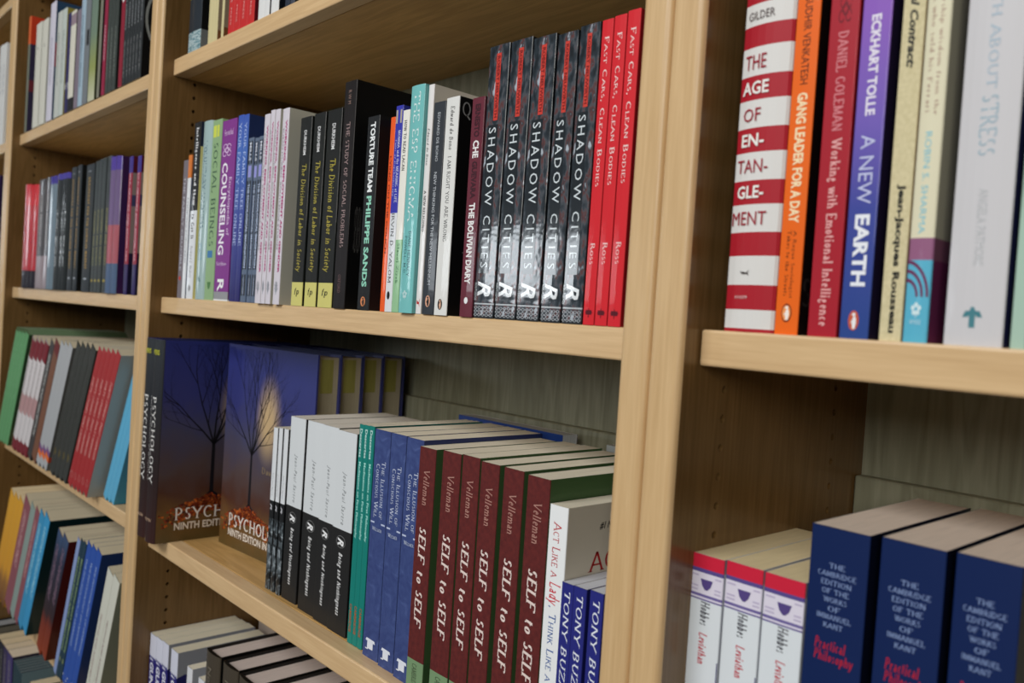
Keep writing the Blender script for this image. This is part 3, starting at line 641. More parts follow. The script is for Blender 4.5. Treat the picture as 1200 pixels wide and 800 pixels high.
put('M:newth', 'charcoal NEW THINKING FOR THE NEW MILLENNIUM paperback', .13, spine=(52, 56, 62), cover=(70, 76, 84),
    prints=[('author', 'EDWARD DE BONO', 's', (190, 195, 200), 'v', .05, .28, .4, .62), ('title', 'NEW THINKING FOR THE NEW MILLENNIUM', 's', (200, 205, 210), 'v', .33, .86, .38, .62),
            ('publisher_mark', '#oval', 's', (226, 170, 140), 'h', .91, .965, .3, .7, .0001), ('publisher_mark', '#bird', 's', (30, 30, 30), 'h', .915, .96, .38, .62, .0002)])
put('M:right', 'white-spined I AM RIGHT YOU ARE WRONG paperback with a black cover', .13, spine=(226, 226, 222), cover=(14, 14, 15), coat=.2,
    prints=[('author', 'Edward de Bono', 'ri', (80, 80, 80), 'v', .04, .24, .4, .7), ('title', 'I AM RIGHT YOU ARE WRONG', 'r', (90, 90, 90), 'v', .27, .66, .38, .66),
            ('publisher_mark', '#oval', 's', (40, 30, 30), 'h', .925, .975, .3, .65, .0001), ('publisher_mark', '#bird', 's', (230, 180, 150), 'h', .93, .97, .38, .57, .0002),
            ('cover_letters', 'Q', 'r', (150, 150, 150), 'c', .03, .1, .02, .1), ('cover_letters', 'W', 'r', (110, 110, 110), 'c', .1, .4, .7, .84)])
put('M:che', 'maroon THE BOLIVIAN DIARY paperback', .13, spine=(104, 40, 54), cover=(70, 26, 36),
    prints=[('author', 'ERNESTO', 'B', (60, 24, 34), 'v', .03, .18, .3, .72), ('author', 'CHE', 'B', (236, 232, 230), 'v', .195, .275, .28, .76), ('author', 'GUEVARA', 'B', (60, 24, 34), 'v', .29, .46, .3, .72),
            ('title', 'THE BOLIVIAN DIARY', 'B', (238, 236, 234), 'v', .48, .85, .28, .76), ('publisher_mark', '#oval', 's', (236, 236, 236), 'h', .91, .94, .35, .65)])
city = noise_print('dark_city_photo_print', [(0.34, (18, 26, 32)), (0.46, (40, 50, 58)), (0.53, (78, 82, 88)), (0.58, (96, 50, 48)), (0.62, (50, 58, 64)), (0.68, (176, 184, 194))], 150, (1, 1, .45), rough=.3, coat=.9, detail=6)
series(['M:sh1', 'M:sh2', 'M:sh3', 'M:sh4', 'M:sh5'], 'dark SHADOW CITIES paperbacks with a red stripe', .15, 'dark paperbacks with a red stripe', coat=.9, spine=city, cover=(18, 22, 26), zones=[(0, .012, (36, 40, 44), None), (.05, .055, (190, 196, 200), None)],
       prints=[('stripe', '#rect', 's', (206, 62, 50), 'v', .03, .275, .40, .62, .0001), ('author', 'ROBERT NEUWIRTH', 'S', (120, 24, 24), 'v', .04, .265, .44, .58, .0002),
               ('panel', '#rect', 's', (24, 32, 38), 'v', .29, .835, .14, .66, .0001), ('title', 'SHADOW CITIES', 'sw', (216, 224, 228), 'v', .30, .815, .22, .58, .0002),
               ('publisher_mark', 'R', 'Si', (232, 236, 238), 'v', .865, .92, .16, .82, .0002), ('publisher', 'ROUTLEDGE', 's', (200, 205, 208), 'v', .87, .935, .0, .12, .0002), ('ornament_band', '#diamonds', 's', (200, 205, 210), 'h', .955, .995, .02, .98, .0002)])
series(['M:fc1', 'M:fc2', 'M:fc3'], 'bright red FAST CARS, CLEAN BODIES paperbacks', .15, 'bright red paperbacks', spine=(214, 36, 46), cover=(150, 24, 32), coat=.15, rough=.5,
       prints=[('title', 'Fast Cars, Clean Bodies', 'rc', (242, 214, 210), 'v', .055, .545, .3, .74), ('author', 'Ross', 'rc', (242, 214, 210), 'v', .73, .80, .3, .7), ('publisher_mark', '#press', 's', (90, 22, 34), 'h', .945, .975, .2, .85)])

# === middle bookcase, lower shelf: textbooks, then the long row
ZL = -.3373
def tree_prints(root, w, h, d, rng):
    """Bare tree printed on the jacket: one flat print of trunk and branches, and a scatter of leaves."""
    V, F = [], []
    def seg(p, q, a, b_):
        dx, dy = q[0]-p[0], q[1]-p[1]; L = math.hypot(dx, dy) or 1e-6; nx, ny = -dy/L, dx/L; i = len(V)
        V.extend([(p[0]+nx*a, p[1]+ny*a), (p[0]-nx*a, p[1]-ny*a), (q[0]-nx*b_, q[1]-ny*b_), (q[0]+nx*b_, q[1]+ny*b_)]); F.append((i, i+1, i+2, i+3))
    def grow(p, ang, L, wd, n):
        q = p
        for k in range(3):
            a2 = ang+rng.uniform(-.14, .14); q2 = (q[0]+math.cos(a2)*L/3, q[1]+math.sin(a2)*L/3)
            seg(q, q2, wd*(1-k*.22), wd*(1-(k+1)*.22)); q = q2; ang = a2+(.05 if ang < math.pi/2 else -.05)
            if n > 0: grow(q, ang+rng.choice((-1, 1))*rng.uniform(.3, .6), L*rng.uniform(.5, .72), wd*.42, n-1)
        if n > 0: grow(q, ang+rng.uniform(-.2, .2), L*.6, wd*.4, n-1)
    base = (d*.35, h*.235); top = (d*.35, h*.48)
    seg((base[0], base[1]-.004), top, .0030, .0022); seg((base[0]-.012, base[1]-.008), base, .001, .003); seg((base[0]+.014, base[1]-.008), base, .001, .003)
    for ang, L in ((2.25, .075), (1.95, .09), (1.62, .10), (1.35, .09), (1.02, .085), (.72, .07)): grow(top, ang, L, .0014, 3)
    pts = [(w+.00014, min(max(x, .003), d-.003), min(z, h*.985)) for x, z in V]
    link('printed_tree', mesh_from('printed_tree', pts, F, [plain((22, 20, 26), .5)]), root)
    V, F = [], []
    for k in range(900):
        x = rng.gauss(d*.35, d*.14); z = h*.195+rng.uniform(-.5, .35)*h*.10-abs(x-d*.35)*.3
        if not .004 < x < d-.004: continue
        s = rng.uniform(.0012, .0026); a = rng.uniform(0, 6.28); i = len(V)
        for j in range(4): V.append((w+.0002, x+s*math.cos(a+j*1.571), z+s*.7*math.sin(a+j*1.571)))
        F.append((i, i+1, i+2, i+3))
    me = mesh_from('printed_leaves', V, F, [plain((150, 56, 30), .5), plain((196, 100, 40), .5), plain((90, 32, 24), .5)], [rng.randrange(3) for _ in F])
    tag(link('printed_leaves', me, root), kind='stuff')
PH, PD, PW = .279, .2175, .0362
dusk = dusk_print(PH, PD)
spine_psy = fade_print('charcoal_to_brown_spine', [(0, (54, 26, 22)), (.35, (40, 28, 28)), (.7, (36, 38, 42)), (1, (44, 48, 52))], PH, coat=.6)
def textbook(x, y, rz, label, w=PW):
    b = book(x, y, ZL, w, PH, PD, label, 'tall dusk-blue hardcover textbooks', spine=spine_psy, cover=dusk, hard=True, rotz=rz, bulge=.004, name='hardcover_textbook', pages=(166, 156, 130),
             prints=[('author', 'MYERS', 'S', (190, 190, 60), 'h', .05, .075, .2, .8, .0008), ('title', 'PSYCHOLOGY', 'r', (232, 230, 226), 'v', .28, .71, .46, .76, .0008), ('subtitle', 'NINTH EDITION IN MODULES', 'S', (214, 210, 206), 'v', .28, .70, .14, .30, .0008),
                     ('publisher_mark', 'WORTH', 's', (214, 180, 150), 'h', .88, .895, .2, .8, .0008),
                     ('cover_title', 'PSYCHOLOGY', 'r', (238, 232, 224), 'c', .12, .80, .83, .895, .0004), ('cover_subtitle', 'NINTH EDITION IN MODULES', 'S', (232, 220, 206), 'c', .12, .84, .905, .942, .0004),
                     ('cover_author', 'David G. Myers', 'r', (150, 130, 100), 'c', .48, .9, .56, .60, .0004)])
    tree_prints(b, w, PH, PD, random.Random(5))
    # green-yellow printed tab on the fore-edge, head side
    link('edge_tab', box_mesh('edge_tab', .0045, w-.0045, PD-.0058, PD-.0056, PH-.048, PH-.006, pages_mat((150, 146, 72))), b)
    return b
textbook(-.8705, .0030, R(-1.5), 'spine-out dusk-blue PSYCHOLOGY hardcover nearest the oak upright')
textbook(-.8338, .0010, R(-.6), 'second spine-out dusk-blue PSYCHOLOGY hardcover, its dark front cover in shade', w=.0352)
for i, nm in enumerate(('front book of the stack of four PSYCHOLOGY hardcovers turned cover outwards, lit tree cover', 'second from the front of the four PSYCHOLOGY hardcovers turned cover outwards',
                        'third from the front of the four PSYCHOLOGY hardcovers turned cover outwards', 'rearmost of the four PSYCHOLOGY hardcovers turned cover outwards')):
    textbook(-.7745-.0030*i+.0012*(i % 2), .0795+PW+.0368*i, R(-90+4.4-.9*i), nm)
streaks = noise_print('black_grey_streak_print', [(.42, (22, 24, 26)), (.56, (90, 100, 106)), (.66, (170, 180, 186))], 90, (1.6, 1, .9), coat=.3, distortion=1.5)
series(['L:thin1', 'L:thin2', 'L:thin3'], 'thin paperbacks, white above and black streaked below', .12, 'thin white and black streaked paperbacks', spine=WHITE, cover=(24, 26, 28), zones=[(0, .44, streaks, (22, 24, 26)), (.44, .55, (24, 26, 28), (22, 24, 26))],
       prints=[('author', 'Jean-Paul Sartre', 's', (150, 150, 150), 'v', .28, .42, .4, .65), ('publisher_mark', 'R', 'Si', (200, 200, 205), 'v', .47, .51, .3, .7)])
series(['L:be1', 'L:be2', 'L:be3', 'L:be4'], 'thick BEING AND NOTHINGNESS paperbacks, white over black', .13, 'thick white over black paperbacks', spine=(216, 220, 222), cover=(26, 26, 26), zones=[(0, .515, (34, 34, 34), (20, 20, 20))], rough=.5, coat=.1, pages=(222, 214, 200),
       prints=[('author', 'Jean-Paul Sartre', 'siw', (110, 114, 116), 'v', .20, .46, .38, .62), ('publisher_mark', '#ring', 's', (150, 150, 150), 'v', .515, .575, .26, .74), ('publisher_mark', 'R', 'Bi', (236, 236, 236), 'v', .528, .565, .34, .66),
               ('title', 'Being and Nothingness', 'Siw', (228, 228, 228), 'v', .60, .91, .37, .63)])
series(['L:de1', 'L:de2', 'L:de3'], 'thin teal MEDITATIONS ON FIRST PHILOSOPHY paperbacks', .14, 'thin teal paperbacks', spine=(18, 126, 116), cover=(16, 100, 92), coat=.15,
       prints=[('author', 'Descartes', 'S', (200, 232, 226), 'v', .02, .15, .25, .72), ('title', 'Meditations on First Philosophy', 'S', (170, 226, 214), 'v', .17, .52, .25, .75), ('publisher', 'CAMBRIDGE', 'S', (170, 90, 50), 'v', .82, .95, .25, .7)])
navy_swirl = noise_print('dull_blue_swirl_print', [(.35, (52, 66, 118)), (.6, (62, 78, 130)), (.7, (74, 90, 142))], 60, coat=.1, rough=.55, distortion=2.0)
series(['L:il1', 'L:il2', 'L:il3'], 'dull blue THE ILLUSION OF CONSCIOUS WILL paperbacks', .15, 'dull blue paperbacks', spine=navy_swirl, cover=(30, 44, 96),
       prints=[('title', 'The Illusion of', 'rc', (196, 204, 224), 'v', .135, .385, .56, .8), ('title', 'Conscious Will', 'rc', (196, 204, 224), 'v', .15, .385, .22, .46),
               ('rule', '#rect', 's', (190, 200, 225), 'h', .403, .410, .06, .96), ('author', 'Wegner', 'rc', (200, 210, 230), 'h', .425, .442, .18, .8), ('publisher_mark', '#lamp', 's', (226, 230, 240), 'h', .915, .965, .2, .8)])
maroon = noise_print('maroon_cloth_look_print', [(.3, (84, 30, 30)), (.7, (104, 39, 36))], 220, coat=.1, rough=.55)
series(['L:se1', 'L:se2', 'L:se3', 'L:se4', 'L:se5', 'L:se6'], 'maroon SELF TO SELF paperbacks with green covers', .152, 'maroon paperbacks with green covers', spine=maroon, cover=(66, 94, 56), zones=[(0, .13, (120, 150, 110), (60, 90, 54))], rough=.5, coat=.12,
       prints=[('author', 'Velleman', 'ri', (176, 130, 118), 'v', .09, .235, .35, .72), ('title', 'SELF', 'Ri', (232, 214, 206), 'v', .325, .475, .28, .72), ('title', 'to', 'Ri', (232, 214, 206), 'v', .505, .555, .3, .64), ('title', 'SELF', 'Ri', (232, 214, 206), 'v', .585, .735, .28, .72),
               ('publisher', 'CAMBRIDGE', 'r', (50, 60, 40), 'v', .885, .99, .35, .65)])
put('L:lady', 'white ACT LIKE A LADY, THINK LIKE A MAN book', .13, spine=(238, 240, 240), cover=(206, 198, 180), hard=False, rough=.45, coat=.15,
    prints=[('title', 'Act Like a', 'rc', (190, 70, 76), 'v', .06, .27, .28, .72), ('title', 'Lady', 'ri', (206, 40, 60), 'v', .285, .37, .1, .85), ('title', ', Think Like a', 'rc', (60, 96, 160), 'v', .375, .66, .28, .72), ('title', 'MAN', 'R', (30, 40, 80), 'v', .68, .78, .26, .74), ('author', 'STEVE HARVEY', 'r', (60, 60, 70), 'v', .8, .95, .35, .65),
            ('cover_note', '#1 NEW YORK TIMES BESTSELLER', 'Si', (40, 40, 40), 'c', .28, 1.0, .07, .10), ('cover_title', 'ACT LIKE', 'r', (170, 36, 36), 'c', .2, .99, .18, .26), ('cover_title', 'A LADY', 'r', (170, 36, 36), 'c', .25, .9, .3, .38)])
series(['L:bu1', 'L:bu2', 'L:bu3'], 'short royal-blue paperbacks lettered TONY BUZAN', .11, 'short royal-blue paperbacks', spine=(38, 42, 124), cover=(28, 32, 96), pages=(206, 206, 210), coat=.3,
       prints=[('author', 'TONY BUZAN', 'ri', (226, 230, 240), 'v', .04, .62, .3, .78), ('title', 'THE SPEED READING BOOK', 'S', (200, 190, 150), 'v', .66, .97, .3, .7)])
book(-.4060, .2225, ZL, .022, .2225, .17, 'blue paperback turned cover outwards behind the maroon row', spine=(40, 72, 150), cover=(40, 72, 150), rotz=R(-90), pages=(200, 204, 206))
book(-.1900, .2260, ZL, .010, .2190, .12, 'pale paperback turned cover outwards at the back, behind the last maroon books', spine=(196, 204, 206), cover=(196, 204, 206), rotz=R(-90), pages=(214, 214, 210))

# === middle bookcase, bottom row
series(['G:gu1', 'G:gu2', 'G:gu3', 'G:gu4', 'G:gu5'], 'white paperbacks with jagged navy GUNS print', .128, 'white and navy jagged paperbacks', spine=(214, 216, 230), cover=(150, 152, 158), zones=[(0, .80, (38, 34, 116), (36, 34, 96))], pages=(216, 206, 180),
       prints=[('jagged_edge', '#zig', 's', (38, 34, 116), 'h', .165, .205, 0, 1, .0001), ('title', 'GUNS', 'B', (226, 228, 238), 'v', .215, .43, .22, .8, .0002), ('title', 'DRUGS', 'B', (226, 228, 238), 'v', .5, .8, .22, .8, .0002), ('jagged_edge', '#zig', 's', (36, 34, 96), 'c', .0, .7, .165, .205, .0001)])
series(['G:sm1', 'G:sm2'], 'small white paperbacks, between the navy and black rows at the bottom', .11, 'small white paperbacks', spine=(222, 222, 226), cover=(170, 172, 178), each=lambda i: dict(prints=[('title', 'THE GAME', 's', (90, 90, 110), 'v', .1, .5, .3, .7)]))
for i, k in enumerate(['G:bk1', 'G:bk2', 'G:bk3']):
    put(k, ['leftmost', 'middle', 'rightmost'][i]+' of the three thick black hardcovers with brown-grey spines on the bottom shelf', .155, 'thick black hardcovers', spine=(70, 62, 50), cover=(14, 14, 14), hard=True, pages=(206, 190, 180), bulge=.003, coat=.3,
        prints=[('title', 'Norman Mailer', 's', (120, 112, 98), 'v', .08, .5, .35, .6, .0008)])
book(-.5335, .03, -.675, .044, .2305, .155, 'black hardcover right of the three brown-grey spined ones, just under the shelf', spine=(40, 38, 36), cover=(14, 14, 14), hard=True, pages=(206, 190, 180))
book(-.86, .205, -.675, .012, .215, .14, 'cream book turned cover outwards behind the navy jagged paperbacks', spine=(200, 184, 170), cover=(200, 184, 170), rotz=R(-90))

# === middle bookcase, top shelf
put('T:navy', 'thick dark textbook with a pale wave pattern at its foot, top shelf', .17, spine=(34, 42, 50), cover=(12, 13, 15), hard=False, bulge=.0015, zones=[(0, .115, noise_print('wave_print', [(.4, (60, 110, 120)), (.5, (190, 205, 205)), (.6, (90, 130, 140))], 80, (.5, 1, 3), distortion=2), (120, 125, 125)), (.315, .335, (190, 200, 60), (150, 160, 50))])
for i, k in enumerate(['T:cr1', 'T:cr2', 'T:cr3', 'T:cr4']):
    put(k, ORD[4][i]+' of the four thin cream paperbacks on the top shelf', .15, 'thin cream paperbacks', spine=(206, 194, 146), cover=(14, 12, 12), zones=[(0, .27, None, (158, 140, 116)), (0, .06, None, (130, 84, 50))], rough=.5, coat=.1)
for i, k in enumerate(['T:rd1', 'T:rd2', 'T:rd3', 'T:rd4']):
    put(k, ORD[4][i]+' of the four red paperbacks on the top shelf', .15, 'red paperbacks on the top shelf', spine=(198, 44, 44), cover=(110, 20, 34), rough=.5, coat=.15,
        prints=[('title', 'READINGS IN SOCIAL SPACE', 's', (236, 190, 186), 'v', .2, .83, .35, .6), ('publisher', 'PRESS', 's', (220, 160, 156), 'v', .86, .95, .4, .6)])
for i, k in enumerate(['T:wb1', 'T:wb2', 'T:wb3', 'T:wb4']):
    put(k, ORD[4][i]+' of the four white-spined books with black covers, top shelf', .15, 'white-spined books with black covers', spine=(226, 226, 224), cover=(18, 24, 34))
put('T:dk1', 'dark blue-grey book after the white-spined ones, top shelf', .15, spine=(44, 52, 66), cover=(20, 22, 26))
put('T:dk2', 'slate book last in view on the top shelf', .15, spine=(66, 72, 84), cover=(24, 26, 30))

# === right bookcase, eye-level shelf
H = .238
cream_w = (222, 220, 216); red_w = (172, 28, 42)
marks = [0, .0021, .0135, .0284, .0459, .0602, .0769, .0914, .1083, .1231, .1399, .1546, .1719, .185, .1982, .212, .226, .238]
stripes = [(marks[k]/H, marks[k+1]/H, red_w if k % 2 == 0 else cream_w, (30, 32, 34) if k % 2 == 0 else (214, 210, 196)) for k in range(17)]
def zt(z): return 1-z/H
age_txt = []
for s, z0, z1, a, b_, c in (('GILDER', .1885, .1935, .12, .66, (110, 100, 100)), ('THE', .1585, .1672, .12, .56, (160, 30, 50)), ('AGE', .1432, .1512, .1, .64, (240, 236, 230)), ('OF', .1270, .1350, .16, .52, (160, 30, 50)), ('EN-', .1118, .1195, .16, .62, (240, 236, 230)),
                            ('TAN-', .0960, .1040, .1, .72, (160, 30, 50)), ('GLE-', .0805, .0882, .14, .68, (240, 236, 230)), ('MENT', .0645, .0725, .06, .76, (160, 30, 50)), ('KNOPF', .0200, .0218, .26, .52, (230, 200, 196))):
    age_txt.append(('title' if z1-z0 > .006 else 'lettering', s, 'S' if s in ('AGE', 'EN-', 'GLE-') else 's', c, 'h', zt(z1), zt(z0), a, b_, .0006))
age_txt.append(('publisher_mark', '#fish', 's', (60, 50, 50), 'h', zt(.0375), zt(.034), .34, .52, .0006))
put('R:age', 'thick red and white striped THE AGE OF ENTANGLEMENT hardcover', .155, spine=cream_w, cover=(214, 210, 196), hard=True, zones=stripes, prints=age_txt, bulge=.0035, coat=.1, rough=.5, pages=(216, 212, 170))
put('R:gang', 'orange GANG LEADER FOR A DAY paperback', .13, spine=(238, 104, 18), cover=(14, 12, 12), coat=.15, rough=.5,
    prints=[('author', 'SUDHIR VENKATESH', 's', (76, 32, 12), 'v', .18, .39, .36, .68), ('title', 'GANG LEADER FOR A DAY', 'B', (250, 224, 180), 'v', .41, .727, .3, .74), ('subtitle', 'A Rogue Sociologist', 'r', (110, 50, 14), 'v', .745, .91, .52, .7), ('subtitle', 'Takes to the Streets', 'r', (110, 50, 14), 'v', .745, .905, .3, .48),
            ('publisher_mark', '#oval', 's', (120, 40, 20), 'h', .924, .970, .28, .72, .0001), ('publisher_mark', '#oval', 's', (240, 150, 80), 'h', .928, .966, .32, .68, .0002), ('publisher_mark', '#bird', 's', (250, 240, 230), 'h', .93, .964, .38, .62, .0003), ('cover_letters', 'S', 'r', (50, 46, 46), 'c', .02, .1, .86, .93)])
put('R:red', 'deep red WORKING WITH EMOTIONAL INTELLIGENCE paperback', .13, spine=(170, 28, 44), cover=(140, 20, 34), coat=.2, rough=.5,
    prints=[('ornament', '#swirl', 's', (110, 20, 34), 'h', .195, .26, .3, .74), ('author', 'DANIEL GOLEMAN', 'R', (216, 130, 136), 'v', .28, .515, .34, .70), ('title', 'Working with Emotional Intelligence', 'R', (232, 170, 168), 'v', .53, .974, .30, .74)])
put('R:earth', 'purple to blue A NEW EARTH paperback', .13, spine=fade_print('violet_to_blue_spine', [(0, (40, 70, 140)), (.3, (64, 74, 156)), (.5, (116, 94, 184)), (.75, (140, 92, 190)), (1, (140, 84, 186))], H), cover=(26, 22, 58), coat=.25,
    prints=[('author', 'ECKHART TOLLE', 'B', (232, 226, 240), 'v', .258, .488, .34, .68), ('title', 'A NEW', 's', (196, 200, 232), 'v', .532, .69, .28, .76), ('title', 'EARTH', 'B', (236, 238, 244), 'v', .714, .879, .28, .78),
            ('publisher_mark', '#oval', 's', (200, 90, 60), 'h', .935, .981, .3, .66, .0001), ('publisher_mark', '#bird', 's', (240, 240, 240), 'h', .94, .977, .38, .58, .0003)])
put('R:rous', 'thin sand-coloured THE SOCIAL CONTRACT paperback', .13, spine=noise_print('sand_paper_print', [(.3, (204, 192, 150)), (.7, (220, 208, 168))], 400, coat=0, rough=.7), cover=(160, 120, 90),
    prints=[('title', 'The Social Contract:', 'Bi', (30, 30, 30), 'v', .12, .395, .34, .72), ('author', 'Jean-Jacques Rousseau', 'B', (26, 26, 26), 'v', .651, .982, .34, .74)])
put('R:monk', 'cream paperback with a purple and sky-blue foot', .14, spine=(226, 220, 190), cover=(190, 186, 160), coat=.3, bulge=.0012, zones=[(.18, .228, (150, 96, 130), (140, 90, 110)), (0, .18, (90, 180, 208), (120, 50, 90))],
    prints=[('title', 'leadership wisdom from the', 'r', (180, 150, 130), 'v', .2, .506, .56, .78), ('title', 'monk who sold his Ferrari', 'r', (180, 150, 130), 'v', .2, .5, .26, .46), ('author', 'ROBIN S. SHARMA', 's', (120, 196, 214), 'v', .542, .763, .36, .62),
            ('ornament', '#wave', 's', (110, 50, 90), 'h', .82, .90, .0, .94, .0001), ('publisher_mark', '#flower', 's', (214, 236, 240), 'h', .912, .945, .3, .72, .0002), ('publisher', 'HAY HOUSE', 's', (214, 236, 240), 'h', .95, .96, .3, .72, .0002)])
put('R:stress', 'broad off-white THE TRUTH ABOUT STRESS paperback', .15, spine=(210, 208, 210), cover=(26, 26, 88), coat=.8, bulge=.0018,
    prints=[('title', 'THE TRUTH ABOUT', 'r', (170, 190, 204), 'v', .1, .468, .42, .60), ('title', 'STRESS', 'r', (160, 184, 196), 'v', .482, .605, .36, .66), ('author', 'ANGELA PATMORE', 's', (186, 188, 190), 'v', .674, .833, .44, .60), ('publisher_mark', '#cross', 's', (70, 130, 140), 'h', .918, .962, .32, .66)])
put('R:last', 'thin pale green book at the right edge of the photo', .14, spine=(170, 198, 180), cover=(150, 170, 150))
for k, (x, w, c) in enumerate(((.2305, .024, (60, 70, 90)), (.2555, .03, (200, 190, 170)))):
    book(x, .024, .002, w, H, .14, ['slate paperback just past the right edge of the photo', 'beige paperback just past the right edge of the photo'][k], None, spine=c)
# lower shelf
series(['K:ho1', 'K:ho2', 'K:ho3'], 'white HOBBES LEVIATHAN paperbacks with a red top band', .13, 'white paperbacks with a red top band', spine=(222, 228, 232), cover=(196, 200, 208), coat=.15, rough=.45, pages=(226, 206, 160),
       zones=[(.955, 1, (206, 36, 62), (150, 150, 160)), (.942, .955, (90, 76, 140), None), (.873, .942, (224, 218, 232), None), (.864, .873, (110, 98, 156), None), (.858, .864, (224, 218, 232), None), (.853, .858, (96, 84, 146), None)],
       prints=[('publisher_mark', '#shield', 's', (86, 70, 130), 'h', .078, .112, .36, .72), ('ornament', '#rules', 's', (190, 180, 206), 'h', .066, .118, .06, .3), ('ornament', '#rules', 's', (190, 180, 206), 'h', .066, .118, .78, .96),
               ('author', 'Hobbes', 'Ri', (50, 50, 60), 'v', .148, .225, .42, .68), ('title', 'Leviathan', 'Ri', (190, 50, 66), 'v', .25, .352, .42, .66), ('side_print', '#rect', 's', (50, 40, 110), 'h', .33, .42, .975, 1.0)])
kant = []
for j, s in enumerate(('THE', 'CAMBRIDGE', 'EDITION', 'OF THE', 'WORKS', 'OF', 'IMMANUEL', 'KANT')):
    hw = len(s)*.032+.04
    kant.append(('series_title', s, 'r', (140, 160, 200), 'h', .085+j*.0205, .098+j*.0205, .5-hw, .5+hw))
kant += [('title', 'Practical', 'Ri', (176, 34, 56), 'h', .268, .295, .2, .74), ('title', 'Philosophy', 'Ri', (176, 34, 56), 'h', .297, .33, .2, .88)]
series(['K:ka1', 'K:ka2', 'K:ka3'], 'thick navy PRACTICAL PHILOSOPHY volumes', .148, 'thick navy volumes', spine=(12, 34, 82), cover=(10, 16, 40), coat=.1, rough=.5, pages=(214, 196, 178), bulge=.001, prints=kant)

# === left bookcase, top visible shelf
def A(k, label, **kw): return put('A:'+k, label, kw.pop('d', .15), **kw)
A('or', 'dark paperback with an orange top, leaning on the left upright of the left bookcase', spine=(104, 112, 100), cover=(50, 44, 70), zones=[(.76, 1, (214, 92, 40), (200, 60, 30)), (.35, .45, (110, 116, 104), (110, 40, 50))])
for k, n in (('w1', 'left'), ('w2', 'right')): A(k, n+' of the two thick cream-white books on the left bookcase', group='thick cream-white books', spine=(216, 214, 200), cover=(190, 190, 180), prints=[('author', 'V', 'S', (60, 60, 70), 'h', .23, .26, .4, .6)])
A('wt', 'tall white-lilac book beside the two cream-white ones', spine=(214, 210, 222), cover=(40, 70, 100), zones=[(.45, .65, None, (150, 30, 60))], prints=[('title', 'PSYCHOLOGY TODAY', 's', (120, 116, 140), 'v', .3, .7, .35, .6)])
A('e', 'left of the two grey-white books right of the tall lilac one', spine=(198, 202, 194), cover=(120, 120, 110), group='grey-white books', prints=[('title', 'HEALTH BEHAVIOUR', 's', (110, 116, 110), 'v', .2, .7, .35, .6)])
A('f', 'right of the two grey-white books right of the tall lilac one', spine=(196, 204, 196), cover=(150, 140, 60), group='grey-white books', prints=[('title', 'HEALTH BEHAVIOUR', 's', (110, 116, 110), 'v', .2, .7, .35, .6)])
A('g', 'narrow navy book with a white patch', spine=(46, 42, 92), cover=(120, 30, 50), prints=[('patch', '#rect', 's', (220, 220, 220), 'h', .7, .76, 0, 1)])
A('h', 'cream book with a black foot next to the narrow navy one', spine=(220, 216, 200), cover=(60, 60, 40), zones=[(0, .13, (30, 30, 34), None), (.86, .97, (150, 130, 140), None)])
A('i', 'mauve-grey paperback on the top shelf of the left bookcase', spine=(130, 118, 130), cover=(70, 60, 70))
A('j', 'shiny pale blue book on the top shelf of the left bookcase', spine=(176, 200, 216), cover=(150, 170, 180), coat=.9, prints=[('title', 'SOCIAL RESEARCH METHODS', 'S', (90, 110, 130), 'v', .3, .85, .3, .6)])
A('k', 'grey paperback with a black mark, right of the shiny pale blue one', spine=(120, 126, 130), cover=(90, 100, 104), prints=[('patch', '#rect', 's', (24, 24, 26), 'h', .44, .56, .5, .9)])
A('l', 'green and cream landscape-printed paperback', spine=fade_print('meadow_print', [(0, (206, 206, 176)), (.25, (150, 160, 90)), (.5, (120, 140, 120)), (1, (110, 130, 120))], .235), cover=(50, 60, 30))
A('m', 'thin taupe book with a black cover', spine=(130, 128, 112), cover=(24, 24, 24))
A('n', 'thin magenta-red book among grey ones', spine=(150, 34, 66), cover=(140, 28, 50), prints=[('title', 'NARRATIVE', 's', (220, 180, 190), 'v', .5, .75, .3, .7)])
for k, n in (('o1', 'leftmost'), ('o2', 'middle'), ('o3', 'rightmost')): A(k, n+' of the three dark grey-green books left of the red-topped one', group='dark grey-green books', coat=0, spine=(60, 66, 62), cover=(30, 34, 32), prints=[('title', 'COUNSELLING', 's', (150, 156, 146), 'v', .55, .9, .35, .6), ('cover_patch', '#oval', 's', (190, 170, 60), 'c', .2, .5, .38, .5)])
A('p', 'red-topped slim book with a white oval', spine=(140, 30, 50), cover=(120, 30, 40), zones=[(.62, 1, (206, 60, 50), None)], prints=[('patch', '#oval', 's', (224, 224, 220), 'h', .36, .42, .2, .8)])
for i in range(6): A('q%d' % (i+1), ORD[6][i]+' of the six slim black books with silver lettering, against the upright', group='slim black books with silver lettering', spine=(40, 44, 46), cover=(14, 14, 15), coat=.2,
    prints=[('title', 'RESEARCH DESIGN', 's', (170, 174, 176), 'v', .2, .62, .3, .6), ('author', 'SAGE', 's', (150, 150, 150), 'v', .7, .95, .35, .6)] + ([('printed_ring', '#ring', 's', (150, 154, 150), 'c', .02, .9, .3, .9)] if i == 5 else []))

